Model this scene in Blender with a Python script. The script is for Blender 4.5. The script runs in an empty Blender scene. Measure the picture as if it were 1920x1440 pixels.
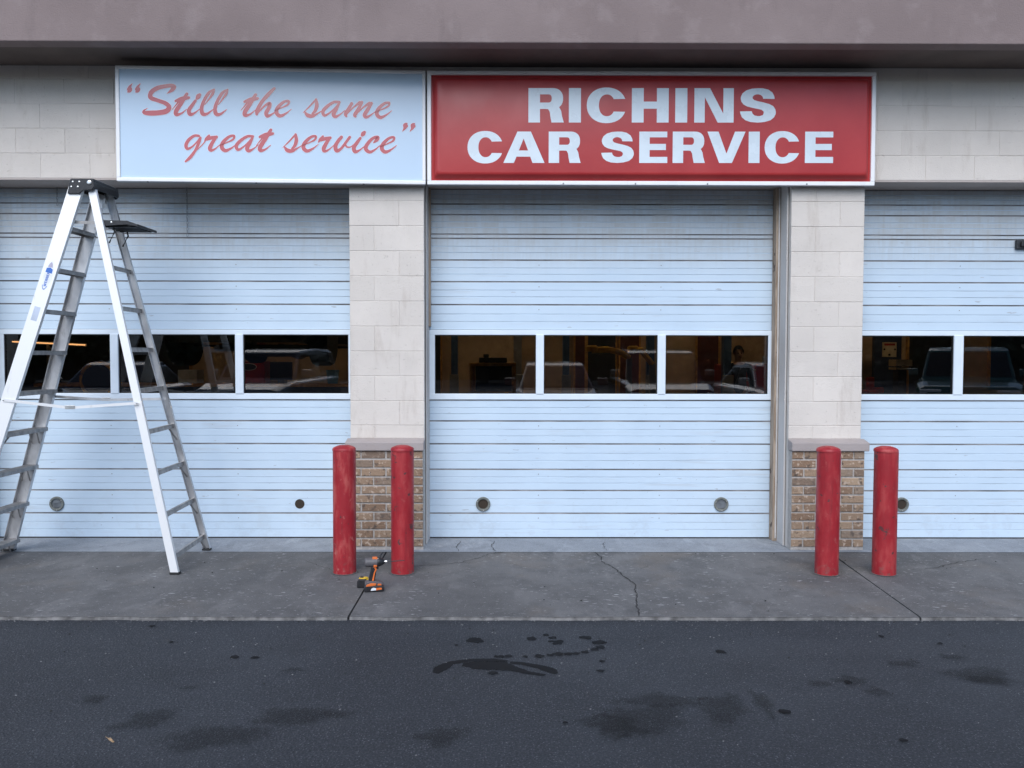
import bpy, bmesh, math, random
from mathutils import Vector, Matrix
R = math.radians
random.seed(7)
scene = bpy.context.scene

# ------------------------------------------------------------------ camera
cam_data = bpy.data.cameras.new('camera')
cam = bpy.data.objects.new('camera', cam_data)
scene.collection.objects.link(cam)
scene.camera = cam
cam_data.sensor_width = 36.0
cam_data.lens = 1550.0 / 1920.0 * 36.0
cam_data.clip_start = 0.05
cam_data.clip_end = 2000.0
def camera_matrix(loc, pitch, yaw, roll):
    p, y, r = R(pitch), R(yaw), R(roll)
    f = Vector((-math.sin(y) * math.cos(p), math.cos(y) * math.cos(p), math.sin(p)))
    rt = Vector((math.cos(y), math.sin(y), 0)); up = rt.cross(f)
    r2 = rt * math.cos(r) + up * math.sin(r); u2 = -rt * math.sin(r) + up * math.cos(r)
    m = Matrix((r2, u2, -f)).transposed().to_4x4()
    m.translation = loc
    return m
cam.matrix_world = camera_matrix(Vector((0, -6.7, 1.6)), -2.07, -0.25, 0.1)

# ------------------------------------------------------------------ sky and sun (hazy low sun behind the camera: broad soft light on the front)
SUN_EL, SUN_AZ = 43.0, 189.0          # degrees; azimuth clockwise from +Y
world = bpy.data.worlds.new('World'); scene.world = world; world.use_nodes = True
wn = world.node_tree; wn.nodes.clear()
sky = wn.nodes.new('ShaderNodeTexSky'); sky.sky_type = 'NISHITA'; sky.sun_disc = False
sky.sun_elevation = R(SUN_EL); sky.sun_rotation = R(SUN_AZ); sky.altitude = 1300
sky.air_density = 1.0; sky.dust_density = 2.0; sky.ozone_density = 1.6
bg = wn.nodes.new('ShaderNodeBackground'); bg.inputs['Strength'].default_value = 0.085
wo = wn.nodes.new('ShaderNodeOutputWorld')
wn.links.new(sky.outputs[0], bg.inputs[0]); wn.links.new(bg.outputs[0], wo.inputs[0])
sd = bpy.data.lights.new('sun', 'SUN'); sd.energy = 1.0; sd.angle = R(55); sd.color = (1.0, 0.99, 0.97)
sun = bpy.data.objects.new('sun', sd); scene.collection.objects.link(sun)
to_sun = Vector((math.sin(R(SUN_AZ)) * math.cos(R(SUN_EL)), math.cos(R(SUN_AZ)) * math.cos(R(SUN_EL)), math.sin(R(SUN_EL))))
sun.rotation_euler = to_sun.to_track_quat('Z', 'Y').to_euler()
sun.location = (0, 30, 20)
vs = scene.view_settings
vs.view_transform = 'Standard'; vs.look = 'None'; vs.gamma = 1.0; vs.use_curve_mapping = False
vs.exposure = 1.4

# ------------------------------------------------------------------ helpers
COL = scene.collection
WP = {}                                  # world position of every object's origin
class MB:
    def __init__(s): s.v = []; s.f = []; s.m = []; s.mi = 0
    def mat(s, i): s.mi = i; return s
    def add(s, vs_, fs):
        o = len(s.v); s.v += [tuple(p) for p in vs_]
        for f in fs: s.f.append(tuple(o + i for i in f)); s.m.append(s.mi)
        return s
    def box(s, x0, x1, y0, y1, z0, z1):
        return s.add([(x0,y0,z0),(x1,y0,z0),(x1,y1,z0),(x0,y1,z0),(x0,y0,z1),(x1,y0,z1),(x1,y1,z1),(x0,y1,z1)],
                     [(3,2,1,0),(4,5,6,7),(0,1,5,4),(1,2,6,5),(2,3,7,6),(3,0,4,7)])
    def obox(s, c, ax, ay, az, hx, hy, hz):
        c = Vector(c); vs_ = []
        for k in (-1, 1):
            for (i, j) in ((-1,-1),(1,-1),(1,1),(-1,1)):
                vs_.append(c + ax*hx*i + ay*hy*j + az*hz*k)
        return s.add(vs_, [(3,2,1,0),(4,5,6,7),(0,1,5,4),(1,2,6,5),(2,3,7,6),(3,0,4,7)])
    def bar(s, p0, p1, w, t, side=Vector((0,1,0))):
        p0, p1 = Vector(p0), Vector(p1); d = (p1-p0); L = d.length; d.normalize()
        a = d.cross(side); a.normalize(); b = a.cross(d)
        return s.obox((p0+p1)/2, a, b, d, w/2, t/2, L/2)
    def tube(s, pts, r, n=10, cap=True):
        pts = [Vector(p) for p in pts]; rs = r if isinstance(r, (list, tuple)) else [r]*len(pts)
        o = []; up = Vector((0,0,1))
        for i, p in enumerate(pts):
            d = (pts[min(i+1, len(pts)-1)] - pts[max(i-1, 0)]).normalized()
            a = d.cross(up if abs(d.z) < .95 else Vector((1,0,0))).normalized(); b = d.cross(a)
            o.append([p + a*math.cos(2*math.pi*k/n)*rs[i] + b*math.sin(2*math.pi*k/n)*rs[i] for k in range(n)])
        vs_ = [q for ring in o for q in ring]; fs = []
        for i in range(len(pts)-1):
            for k in range(n):
                k2 = (k+1) % n
                fs.append((i*n+k, i*n+k2, (i+1)*n+k2, (i+1)*n+k))
        if cap:
            fs.append(tuple(range(n))[::-1]); fs.append(tuple((len(pts)-1)*n+k for k in range(n)))
        return s.add(vs_, fs)
    def lathe(s, c, prof, n=32, axis='Z'):
        # prof: list of (r, h)
        c = Vector(c); vs_ = []
        for (r, h) in prof:
            for k in range(n):
                a = 2*math.pi*k/n
                if axis == 'Z': vs_.append(c + Vector((r*math.cos(a), r*math.sin(a), h)))
                elif axis == 'Y': vs_.append(c + Vector((r*math.cos(a), h, r*math.sin(a))))
                else: vs_.append(c + Vector((h, r*math.cos(a), r*math.sin(a))))
        fs = []
        for i in range(len(prof)-1):
            for k in range(n):
                k2 = (k+1) % n; fs.append((i*n+k, i*n+k2, (i+1)*n+k2, (i+1)*n+k))
        if prof[0][0] > 1e-6: fs.append(tuple(range(n))[::-1])
        if prof[-1][0] > 1e-6: fs.append(tuple((len(prof)-1)*n+k for k in range(n)))
        return s.add(vs_, fs)
    def prism(s, poly, a0, a1, axis='X'):
        # poly: 2D points in the plane normal to axis
        n = len(poly)
        def P(a, q):
            return {'X': (a, q[0], q[1]), 'Y': (q[0], a, q[1]), 'Z': (q[0], q[1], a)}[axis]
        vs_ = [P(a0, q) for q in poly] + [P(a1, q) for q in poly]
        fs = [tuple(range(n))[::-1], tuple(range(n, 2*n))] + [(i, (i+1) % n, n+(i+1) % n, n+i) for i in range(n)]
        return s.add(vs_, fs)
    def mesh(s, name, mats, off=(0,0,0), smooth=False):
        me = bpy.data.meshes.new(name)
        off = Vector(off)
        me.from_pydata([Vector(p)-off for p in s.v], [], s.f)
        for m in (mats if isinstance(mats, (list, tuple)) else [mats]): me.materials.append(m)
        me.polygons.foreach_set('material_index', s.m)
        me.update()
        bm = bmesh.new(); bm.from_mesh(me); bmesh.ops.recalc_face_normals(bm, faces=bm.faces); bm.to_mesh(me); bm.free()
        if smooth: me.shade_smooth()
        return me
    def build(s, name, mats, parent=None, origin=None, smooth=False, bevel=0, seg=2, angle=None):
        if origin is None: origin = WP[parent.name] if parent else Vector((0,0,0))
        me = s.mesh(name, mats, origin, smooth)
        o = place(name, me, origin, parent)
        if bevel:
            b = o.modifiers.new('bevel', 'BEVEL'); b.width = bevel; b.segments = seg; b.limit_method = 'ANGLE'; b.angle_limit = R(35)
            b.harden_normals = False
        if angle: me.shade_smooth(); me.set_sharp_from_angle(angle=R(angle))
        return o
def place(name, me, loc, parent=None, rz=0):
    o = bpy.data.objects.new(name, me); COL.objects.link(o)
    loc = Vector(loc)
    if parent: o.parent = parent; o.location = loc - WP[parent.name]
    else: o.location = loc
    WP[o.name] = loc
    if rz: o.rotation_euler = (0, 0, rz)
    return o
def empty(name, loc, label=None, cat=None, group=None, parent=None):
    o = bpy.data.objects.new(name, None); COL.objects.link(o); o.empty_display_size = .1
    loc = Vector(loc); WP[o.name] = loc
    if parent: o.parent = parent; o.location = loc - WP[parent.name]
    else: o.location = loc
    if label: tag(o, label, cat, group)
    return o
def tag(o, label=None, cat=None, group=None, kind=None):
    if label: o['label'] = label
    if cat: o['category'] = cat
    if group: o['group'] = group
    if kind: o['kind'] = kind
    return o

# ------------------------------------------------------------------ materials
class N:
    """small node-graph helper"""
    def __init__(s, name):
        s.m = bpy.data.materials.new(name); s.m.use_nodes = True; s.t = s.m.node_tree
        s.t.nodes.clear(); s.out = s.t.nodes.new('ShaderNodeOutputMaterial')
        s.b = s.t.nodes.new('ShaderNodeBsdfPrincipled'); s.t.links.new(s.b.outputs[0], s.out.inputs[0])
        g = s.t.nodes.new('ShaderNodeNewGeometry'); s.pos = g.outputs['Position']
    def lk(s, a, b):
        s.t.links.new(a, b)
    def scaled(s, sc, src=None):
        mp = s.t.nodes.new('ShaderNodeMapping'); mp.inputs['Scale'].default_value = sc
        s.lk(src or s.pos, mp.inputs['Vector']); return mp.outputs[0]
    def noise(s, scale, detail=4, rough=.55, sc=None, src=None):
        n = s.t.nodes.new('ShaderNodeTexNoise'); n.inputs['Scale'].default_value = scale
        n.inputs['Detail'].default_value = detail; n.inputs['Roughness'].default_value = rough
        s.lk(s.scaled(sc, src) if sc else (src or s.pos), n.inputs['Vector']); return n.outputs['Fac']
    def voronoi(s, scale, feature='F1', sc=None):
        n = s.t.nodes.new('ShaderNodeTexVoronoi'); n.inputs['Scale'].default_value = scale; n.feature = feature
        s.lk(s.scaled(sc) if sc else s.pos, n.inputs['Vector']); return n
    def ramp(s, fac, a, b, lo=0., hi=1.):
        n = s.t.nodes.new('ShaderNodeMapRange'); n.clamp = True; n.interpolation_type = 'SMOOTHSTEP'
        n.inputs['From Min'].default_value = a; n.inputs['From Max'].default_value = b
        n.inputs['To Min'].default_value = lo; n.inputs['To Max'].default_value = hi
        s.lk(fac, n.inputs['Value']); return n.outputs[0]
    def math(s, op, a, b=None):
        n = s.t.nodes.new('ShaderNodeMath'); n.operation = op
        for i, q in enumerate((a, b)):
            if q is None: continue
            if isinstance(q, (int, float)): n.inputs[i].default_value = q
            else: s.lk(q, n.inputs[i])
        return n.outputs[0]
    def mix(s, fac, a, b, mode='MIX'):
        n = s.t.nodes.new('ShaderNodeMix'); n.data_type = 'RGBA'; n.blend_type = mode
        for sock, q in ((n.inputs[0], fac), (n.inputs[6], a), (n.inputs[7], b)):
            if isinstance(q, (int, float)): sock.default_value = q
            elif isinstance(q, tuple): sock.default_value = (*q, 1)
            else: s.lk(q, sock)
        return n.outputs[2]
    def axis(s, i, src=None):
        n = s.t.nodes.new('ShaderNodeSeparateXYZ'); s.lk(src or s.pos, n.inputs[0]); return n.outputs[i]
    def objrand(s):
        return s.t.nodes.new('ShaderNodeObjectInfo').outputs['Random']
    def hsv(s, col, h=None, sat=None, val=None):
        n = s.t.nodes.new('ShaderNodeHueSaturation')
        for i, q in (('Hue', h), ('Saturation', sat), ('Value', val)):
            if q is None: continue
            if isinstance(q, (int, float)): n.inputs[i].default_value = q
            else: s.lk(q, n.inputs[i])
        s.lk(col, n.inputs['Color']); return n.outputs[0]
    def bump(s, h, strength=.3, dist=.01):
        n = s.t.nodes.new('ShaderNodeBump'); n.inputs['Strength'].default_value = strength; n.inputs['Distance'].default_value = dist
        s.lk(h, n.inputs['Height']); s.lk(n.outputs[0], s.b.inputs['Normal']); return s
    def set(s, col=None, rough=None, metal=None, spec=None, coat=None):
        for k, q in (('Base Color', col), ('Roughness', rough), ('Metallic', metal), ('Specular IOR Level', spec), ('Coat Weight', coat)):
            if q is None: continue
            if isinstance(q, tuple): s.b.inputs[k].default_value = (*q, 1)
            elif isinstance(q, (int, float)): s.b.inputs[k].default_value = q
            else: s.lk(q, s.b.inputs[k])
        return s
def plain(name, col, rough=.5, metal=0., var=.12, scale=9., bump=0.):
    n = N(name); f = n.noise(scale, 5)
    c = n.mix(n.ramp(f, .3, .7), tuple(q*(1-var) for q in col), tuple(min(1, q*(1+var)) for q in col))
    n.set(c, n.ramp(f, .2, .8, max(.02, rough-.06), min(1, rough+.06)), metal)
    if bump: n.bump(n.noise(scale*12, 3), bump, .004)
    return n.m
def emissive(name, col, strength):
    n = N(name); n.set((.8,.8,.8)); n.b.inputs['Emission Color'].default_value = (*col, 1); n.b.inputs['Emission Strength'].default_value = strength
    return n.m

M = {}
# painted concrete block
def block_mat(name, base):
    n = N(name)
    big = n.noise(1.3, 4); fine = n.noise(120, 3); mid = n.noise(14, 5)
    c = n.mix(n.ramp(big, .3, .7), tuple(q*.94 for q in base), tuple(min(1, q*1.05) for q in base))
    c = n.hsv(c, val=n.ramp(n.objrand(), 0, 1, .96, 1.03))
    pit = n.ramp(n.noise(60, 2), .68, .76)
    c = n.mix(n.math('MULTIPLY', pit, .35), c, tuple(q*.55 for q in base))
    c = n.mix(n.ramp(n.noise(2.3, 6, .65), .45, .70, 0, .35), c, tuple(q*.86 for q in base)); st = n.ramp(n.noise(3.0, 6, .65, sc=(2.2, 1, .5)), .55, .72, 0, .28)
    c = n.mix(st, c, (.36, .29, .23))
    n.set(c, .78); n.bump(n.math('ADD', n.math('MULTIPLY', mid, .8), n.math('SUBTRACT', fine, n.math('MULTIPLY', pit, 1.5))), .55, .005)
    return n.m
M['block'] = block_mat('painted_block', (.675, .62, .56))
M['block_mortar'] = block_mat('painted_mortar', (.645, .60, .55))
M['trim'] = block_mat('painted_trim', (.46, .40, .365))
# stucco fascia
n = N('mauve_stucco'); f = n.noise(1.1, 5); f2 = n.noise(90, 4); f3 = n.noise(4, 6)
c = n.mix(n.ramp(f, .3, .72), (.205,.158,.150), (.255,.200,.190)); c = n.mix(n.ramp(f3, .52, .68, 0, .35), c, (.31,.255,.245)); c = n.mix(n.ramp(n.noise(2.2, 6, .68, sc=(1.6,1,.45)), .54, .70, 0, .30), c, (.14,.105,.10))
n.set(c, .85); n.bump(f2, .5, .006); M['stucco'] = n.m
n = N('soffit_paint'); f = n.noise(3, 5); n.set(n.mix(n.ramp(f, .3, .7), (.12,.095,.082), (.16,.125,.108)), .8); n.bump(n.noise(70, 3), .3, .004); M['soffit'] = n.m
M['cap'] = block_mat('cap_stone', (.36, .315, .30))
# brick
n = N('brick'); rnd = n.objrand(); f = n.noise(26, 5); f2 = n.noise(70, 4)
c = n.mix(n.ramp(rnd, .0, 1.), (.24,.155,.10), (.39,.28,.19))
c = n.mix(n.ramp(f, .54, .64), c, (.50,.39,.30)); c = n.mix(n.ramp(n.noise(19, 4), .56, .66, 0, .85), c, (.085,.065,.055))
c = n.mix(n.ramp(n.math('FRACT', n.math('MULTIPLY', rnd, 7.3)), .8, .86, 0, .5), c, (.15,.12,.10))
n.set(c, .88); n.bump(n.math('ADD', f, f2), .7, .008); M['brick'] = n.m
M['mortar'] = plain('brick_mortar', (.42,.39,.36), .9, 0, .15, 40, .5)
# door
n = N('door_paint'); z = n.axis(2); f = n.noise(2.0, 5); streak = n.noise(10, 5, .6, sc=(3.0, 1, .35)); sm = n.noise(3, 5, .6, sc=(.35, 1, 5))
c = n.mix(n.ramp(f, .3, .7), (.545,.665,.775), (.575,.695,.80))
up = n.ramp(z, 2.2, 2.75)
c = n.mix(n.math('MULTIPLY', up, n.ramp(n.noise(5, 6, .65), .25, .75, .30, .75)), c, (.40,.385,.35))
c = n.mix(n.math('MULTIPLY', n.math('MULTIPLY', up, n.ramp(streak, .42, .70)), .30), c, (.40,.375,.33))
c = n.mix(n.math('MULTIPLY', n.ramp(sm, .60, .74), .30), c, (.42,.42,.42))
c = n.mix(n.ramp(n.noise(55, 2), .745, .77, 0, .6), c, (.25,.24,.24))
low = n.math('MULTIPLY', n.ramp(z, .5, .02), n.ramp(n.noise(6, 6, .7), .48, .66)); c = n.mix(n.math('MULTIPLY', low, .16), c, (.30,.29,.28))
sc_ = n.noise(14, 4, .55, sc=(.5,1,2.2)); c = n.mix(n.math('MULTIPLY', n.ramp(sc_, .685, .72), .5), c, (.33,.34,.36))
n.set(c, n.ramp(n.noise(8, 3), .3, .7, .30, .48)); n.bump(n.noise(1.6, 3, .5, sc=(.7,1,1.6)), .5, .012); M['door'] = n.m
M['door_rail'] = plain('window_rail_white', (.70,.78,.85), .32, 0, .03, 6)
M['gasket'] = plain('black_gasket', (.012,.012,.013), .6)
M['door_back'] = plain('door_backing', (.12,.12,.12), .8)
# glass: thin pane, mirror-like share from both surfaces
def glass(name, tint, k=2.0, ior=1.52):
    m = bpy.data.materials.new(name); m.use_nodes = True; t = m.node_tree; t.nodes.clear()
    o = t.nodes.new('ShaderNodeOutputMaterial'); mx = t.nodes.new('ShaderNodeMixShader')
    tr = t.nodes.new('ShaderNodeBsdfTransparent'); tr.inputs[0].default_value = (*tint, 1)
    gl = t.nodes.new('ShaderNodeBsdfGlossy'); gl.inputs['Roughness'].default_value = 0.0
    fr = t.nodes.new('ShaderNodeFresnel'); fr.inputs[0].default_value = ior
    ml = t.nodes.new('ShaderNodeMath'); ml.operation = 'MULTIPLY'; ml.inputs[1].default_value = k; ml.use_clamp = True
    t.links.new(fr.outputs[0], ml.inputs[0]); t.links.new(ml.outputs[0], mx.inputs[0])
    t.links.new(tr.outputs[0], mx.inputs[1]); t.links.new(gl.outputs[0], mx.inputs[2]); t.links.new(mx.outputs[0], o.inputs[0])
    return m
M['glass'] = glass('window_glass', (.66,.63,.58), 2.6)
M['car_glass'] = plain('dark_car_glass', (.012,.014,.016), .05)
# metals, plastics
n = N('aluminium'); f = n.noise(22, 5, .6, sc=(1,1,.3)); f2 = n.noise(6, 5)
c = n.mix(n.ramp(f2, .35, .7), (.55,.55,.555), (.70,.70,.70)); c = n.mix(n.ramp(f, .60, .74, 0, .5), c, (.30,.29,.28))
n.set(c, n.ramp(f, .3, .7, .36, .55), .88); M['alu'] = n.m
n = N('bright_aluminium'); f = n.noise(22, 5, .6, sc=(1,1,.3)); c = n.mix(n.ramp(f, .6, .76, 0, .35), (.83,.83,.82), (.5,.49,.47))
n.set(c, .5, .35); M['alu_bright'] = n.m
M['worn_alu'] = plain('worn_aluminium', (.36,.35,.34), .55, .6, .25, 18)
M['black_plastic'] = plain('black_plastic', (.018,.018,.02), .42, 0, .2, 30, .15)
M['rivet'] = plain('steel_rivet', (.72,.72,.70), .3, .8)
M['rubber'] = plain('black_rubber', (.02,.02,.02), .75, 0, .2, 20)
M['steel'] = plain('grey_steel', (.28,.29,.30), .45, .6)
M['chrome'] = plain('chrome', (.8,.8,.8), .12, 1.0, .03)
M['white_frame'] = plain('white_sign_frame', (.86,.86,.86), .3, 0, .03, 5)
n = N('sign_white'); f = n.noise(.9, 4); n.set(n.mix(n.ramp(f, .3, .7), (.52,.66,.80), (.55,.69,.82)), .22); M['sign_white'] = n.m
n = N('sign_red'); f = n.noise(2.4, 6, .6); f2 = n.noise(3.2, 6, .62, sc=(1.0,1,.7)); c = n.mix(n.ramp(f, .3, .72), (.40,.030,.032), (.46,.044,.043))
c = n.mix(n.ramp(f2, .58, .76, 0, .22), c, (.50,.14,.12)); n.set(c, n.ramp(f2, .3, .7, .30, .40), None, .45); M['sign_red'] = n.m
n = N('vinyl_red'); n.set((.56,.13,.135), .10, 0, .5); n.b.inputs['IOR'].default_value = 1.5; M['vinyl_red'] = n.m
M['vinyl_halo'] = plain('vinyl_edge', (.78,.77,.82), .3, 0, .02)
M['vinyl_white'] = plain('vinyl_white', (.66,.74,.79), .28, 0, .05, 5)
M['sign_under'] = plain('sign_underside', (.34,.35,.37), .5, 0, .1)
n = N('weathered_wood'); f = n.noise(16, 6, .65, sc=(3,3,.25)); c = n.mix(n.ramp(f, .35, .65), (.26,.19,.135), (.44,.35,.27)); c = n.mix(n.ramp(n.noise(9, 3), .66, .72, 0, .9), c, (.09,.06,.045)); n.set(c, .85); n.bump(f, .5, .004); M['wood'] = n.m
M['weatherstrip'] = plain('weatherstrip', (.62,.60,.57), .6)
M['jamb'] = block_mat('painted_jamb', (.58, .555, .53))
# bollard paint
def bollard_mat(name, fade, scuff, seed):
    n = N(name); sh = n.t.nodes.new('ShaderNodeMapping'); sh.inputs['Location'].default_value = (seed, seed*1.7, seed*.6); n.lk(n.pos, sh.inputs[0]); P = sh.outputs[0]
    a = n.noise(9, 6, .62, sc=(1.6,1.6,.42), src=P); b = n.noise(26, 6, .65, sc=(1,1,.7), src=P); d = n.noise(15, 5, .6, src=P)
    c = n.mix(n.ramp(a, .3, .7), (.29,.010,.017), (.37,.018,.025))
    c = n.mix(n.math('MULTIPLY', n.ramp(a, .47, .66), fade), c, (.46,.085,.075))
    c = n.mix(n.math('MULTIPLY', n.ramp(b, .60, .70), min(1, fade*.7)), c, (.48,.17,.14))
    c = n.mix(n.math('MULTIPLY', n.ramp(d, .665-scuff*.05, .70-scuff*.05), .85), c, (.06,.035,.035))
    c = n.mix(n.ramp(n.noise(12, 6, .65, sc=(2.4,2.4,.22), src=P), .54, .72, 0, .5), c, (.17,.012,.016))
    lowdirt = n.ramp(n.noise(30, 5, src=P), .5, .7)
    c = n.mix(n.math('MULTIPLY', n.math('MULTIPLY', n.ramp(n.axis(2), .14, .0), lowdirt), .7), c, (.17,.10,.085))
    n.set(c, n.ramp(b, .3, .7, .42, .62)); n.bump(n.math('ADD', a, n.math('MULTIPLY', b, .5)), .35, .004)
    return n.m
# ground
n = N('asphalt'); big = n.noise(.45, 6, .62); mid = n.noise(2.6, 7, .68); fine = n.noise(95, 5, .78); tyre = n.noise(1.1, 5, .6, sc=(.25, 1.6, 1)); vo = n.voronoi(92); vo2 = n.voronoi(48); vo3 = n.voronoi(170)
c = n.mix(n.ramp(big, .36, .64), (.0185,.0222,.0295), (.034,.0395,.049)); c = n.mix(n.ramp(mid, .46, .70, 0, .5), c, (.0170,.0200,.0255))
c = n.mix(n.ramp(tyre, .50, .68, 0, .45), c, (.040,.045,.054))
c = n.mix(n.ramp(fine, .50, .68, 0, .65), c, (.088,.097,.112))
c = n.mix(n.ramp(fine, .46, .30, 0, .7), c, (.008,.0095,.0125))
spk = n.math('MULTIPLY', n.ramp(vo.outputs['Distance'], .34, .20), n.ramp(n.axis(0, vo.outputs['Color']), .60, .78))
c = n.mix(n.math('MULTIPLY', spk, .7), c, (.17,.18,.20))
spk3 = n.math('MULTIPLY', n.ramp(vo3.outputs['Distance'], .36, .22), n.ramp(n.axis(1, vo3.outputs['Color']), .70, .80))
c = n.mix(n.math('MULTIPLY', spk3, .6), c, (.012,.014,.018))
spk2 = n.math('MULTIPLY', n.ramp(vo2.outputs['Distance'], .16, .06), n.ramp(n.axis(0, vo2.outputs['Color']), .955, .97))
c = n.mix(n.math('MULTIPLY', spk2, .9), c, (.30,.30,.31))
n.set(c, n.ramp(fine, .3, .7, .85, .65)); n.bump(n.math('ADD', fine, n.math('MULTIPLY', vo.outputs['Distance'], -.6)), 1.0, .010); M['asphalt'] = n.m
def concrete(name, a, b, warm=.5):
    n = N(name); big = n.noise(.75, 7, .68); mid = n.noise(4.0, 7, .72); fine = n.noise(150, 5, .75)
    c = n.mix(n.ramp(big, .38, .62), a, b)
    c = n.mix(n.ramp(mid, .42, .68, 0, .55), c, tuple(q*.66 for q in a))
    c = n.mix(n.ramp(n.noise(2.6, 7, .72, sc=(1.3,.6,1)), .52, .66, 0, .55), c, tuple(q*1.35 for q in b))
    c = n.mix(n.ramp(n.noise(1.2, 5, .6), .52, .70, 0, warm*.7), c, (.17,.135,.10))
    c = n.mix(n.ramp(fine, .50, .70, 0, .45), c, tuple(q*1.8 for q in b))
    c = n.mix(n.ramp(fine, .47, .30, 0, .5), c, tuple(q*.42 for q in a))
    zone = n.ramp(n.noise(1.9, 4), .45, .60)
    dash = n.noise(27, 3, .5, sc=(.55, 1.5, 1)); c = n.mix(n.math('MULTIPLY', n.ramp(dash, .63, .68), n.math('MULTIPLY', zone, .75)), c, (.42,.42,.42))
    dash2 = n.noise(60, 3, .5, sc=(.6, 1.2, 1)); c = n.mix(n.math('MULTIPLY', n.ramp(dash2, .66, .70), .6), c, (.40,.40,.40))
    c = n.mix(n.ramp(n.noise(44, 3), .68, .72, 0, .8), c, (.03,.03,.03))
    n.set(c, .85); n.bump(n.math('ADD', fine, n.math('MULTIPLY', mid, .5)), .55, .004)
    return n.m
M['concrete'] = concrete('sidewalk_concrete', (.092,.091,.091), (.135,.133,.132))
M['nosing'] = plain('worn_concrete_edge', (.165,.16,.155), .9, 0, .5, 14, .8)
M['sill'] = concrete('sill_concrete', (.22,.24,.265), (.28,.30,.325), .1)
M['crack'] = plain('crack_dirt', (.022,.02,.02), .95)
M['floor'] = plain('shop_floor', (.14,.135,.13), .35, 0, .3, 2)
# stains
def stain_mat(name, col, rough, lo, hi, nscale, amount=1.):
    n = N(name); n.t.nodes.remove(n.b)
    b = n.t.nodes.new('ShaderNodeBsdfPrincipled'); b.inputs['Base Color'].default_value = (*col, 1); b.inputs['Roughness'].default_value = rough; b.inputs['Specular IOR Level'].default_value = .2
    at = n.t.nodes.new('ShaderNodeAttribute'); at.attribute_name = 'a'
    v = n.math('ADD', at.outputs['Fac'], n.math('MULTIPLY', n.math('SUBTRACT', n.noise(nscale, 6, .7), .5), 1.5))
    tr = n.t.nodes.new('ShaderNodeBsdfTransparent'); mx = n.t.nodes.new('ShaderNodeMixShader')
    n.lk(n.math('MULTIPLY', n.ramp(v, lo, hi), amount), mx.inputs[0]); n.lk(tr.outputs[0], mx.inputs[1]); n.lk(b.outputs[0], mx.inputs[2]); n.lk(mx.outputs[0], n.out.inputs[0])
    return n.m
M['oil_wet'] = stain_mat('wet_oil', (.006,.0065,.008), .7, .12, .30, 55, .9)
M['oil_soft'] = stain_mat('soaked_oil', (.016,.017,.017), .75, .25, .9, 22, .30)

# ------------------------------------------------------------------ setting: ground, sidewalk
ASZ = -0.02
g = MB().add([(-150,-150,ASZ),(150,-150,ASZ),(150,-1.70,ASZ),(-150,-1.70,ASZ)], [(0,1,2,3)]).add([(-150,14,ASZ),(150,14,ASZ),(150,150,ASZ),(-150,150,ASZ)], [(0,1,2,3)]).add([(-150,-1.7,ASZ),(-14,-1.7,ASZ),(-14,14,ASZ),(-150,14,ASZ)], [(0,1,2,3)]).add([(14,-1.7,ASZ),(150,-1.7,ASZ),(150,14,ASZ),(14,14,ASZ)], [(0,1,2,3)])
asphalt = tag(g.build('asphalt', M['asphalt']), kind='structure')
asphalt['label'] = 'dark worn asphalt of the forecourt with oil spots'
sidewalk = empty('sidewalk', (0,-.9,0)); tag(sidewalk, 'grey concrete apron with cracks and joints before the garage doors', None, None, 'structure')
joints = [(-14,-14), (-4.30,-4.34), (-.985,-.972), (2.60,2.515), (6.2,6.1), (14,14)]     # x at the wall, x at the kerb
for i in range(len(joints)-1):
    (a0, a1), (b0, b1) = joints[i], joints[i+1]; gp = .006
    ys = [-.075 - (1.72-.075)*k/1 for k in (0, 1)]
    nx = 30; mbk = MB(); vs_ = []
    rr = random.Random(i)
    front = []
    for k in range(nx+1):
        t = k/nx
        front.append((a1+gp + (b1-gp-a1-gp)*t, -1.72 + rr.uniform(-.006, .006)))
    back = [(a0+gp, -.075), (b0-gp, -.075)]
    poly = front + back[::-1]
    nn = len(poly)
    mbk.add([(x, y, 0) for x, y in poly], [tuple(range(nn))])
    mbk.mat(1).add([(x, y + .010, 0.0005) for x, y in front] + [(x, y, -.004) for x, y in front] + [(x, y-.006, -.03) for x, y in front],
                   [(k, k+1, nx+2+k, nx+1+k) for k in range(nx)] + [(nx+1+k, nx+2+k, 2*nx+3+k, 2*nx+2+k) for k in range(nx)])
    mbk.mat(0).add([(a0+gp,-.075,0),(a1+gp,-1.72,0),(a1+gp,-1.72,-.05),(a0+gp,-.075,-.05)], [(0,1,2,3)])
    mbk.add([(b0-gp,-.075,0),(b1-gp,-1.72,0),(b1-gp,-1.72,-.05),(b0-gp,-.075,-.05)], [(0,1,2,3)])
    mbk.build('slab', [M['concrete'], M['nosing']], sidewalk)
MB().add([(-14,-1.72,-.028),(14,-1.72,-.028),(14,.6,-.028),(-14,.6,-.028)], [(0,1,2,3)]).build('joint_bed', M['crack'], sidewalk)
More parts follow.
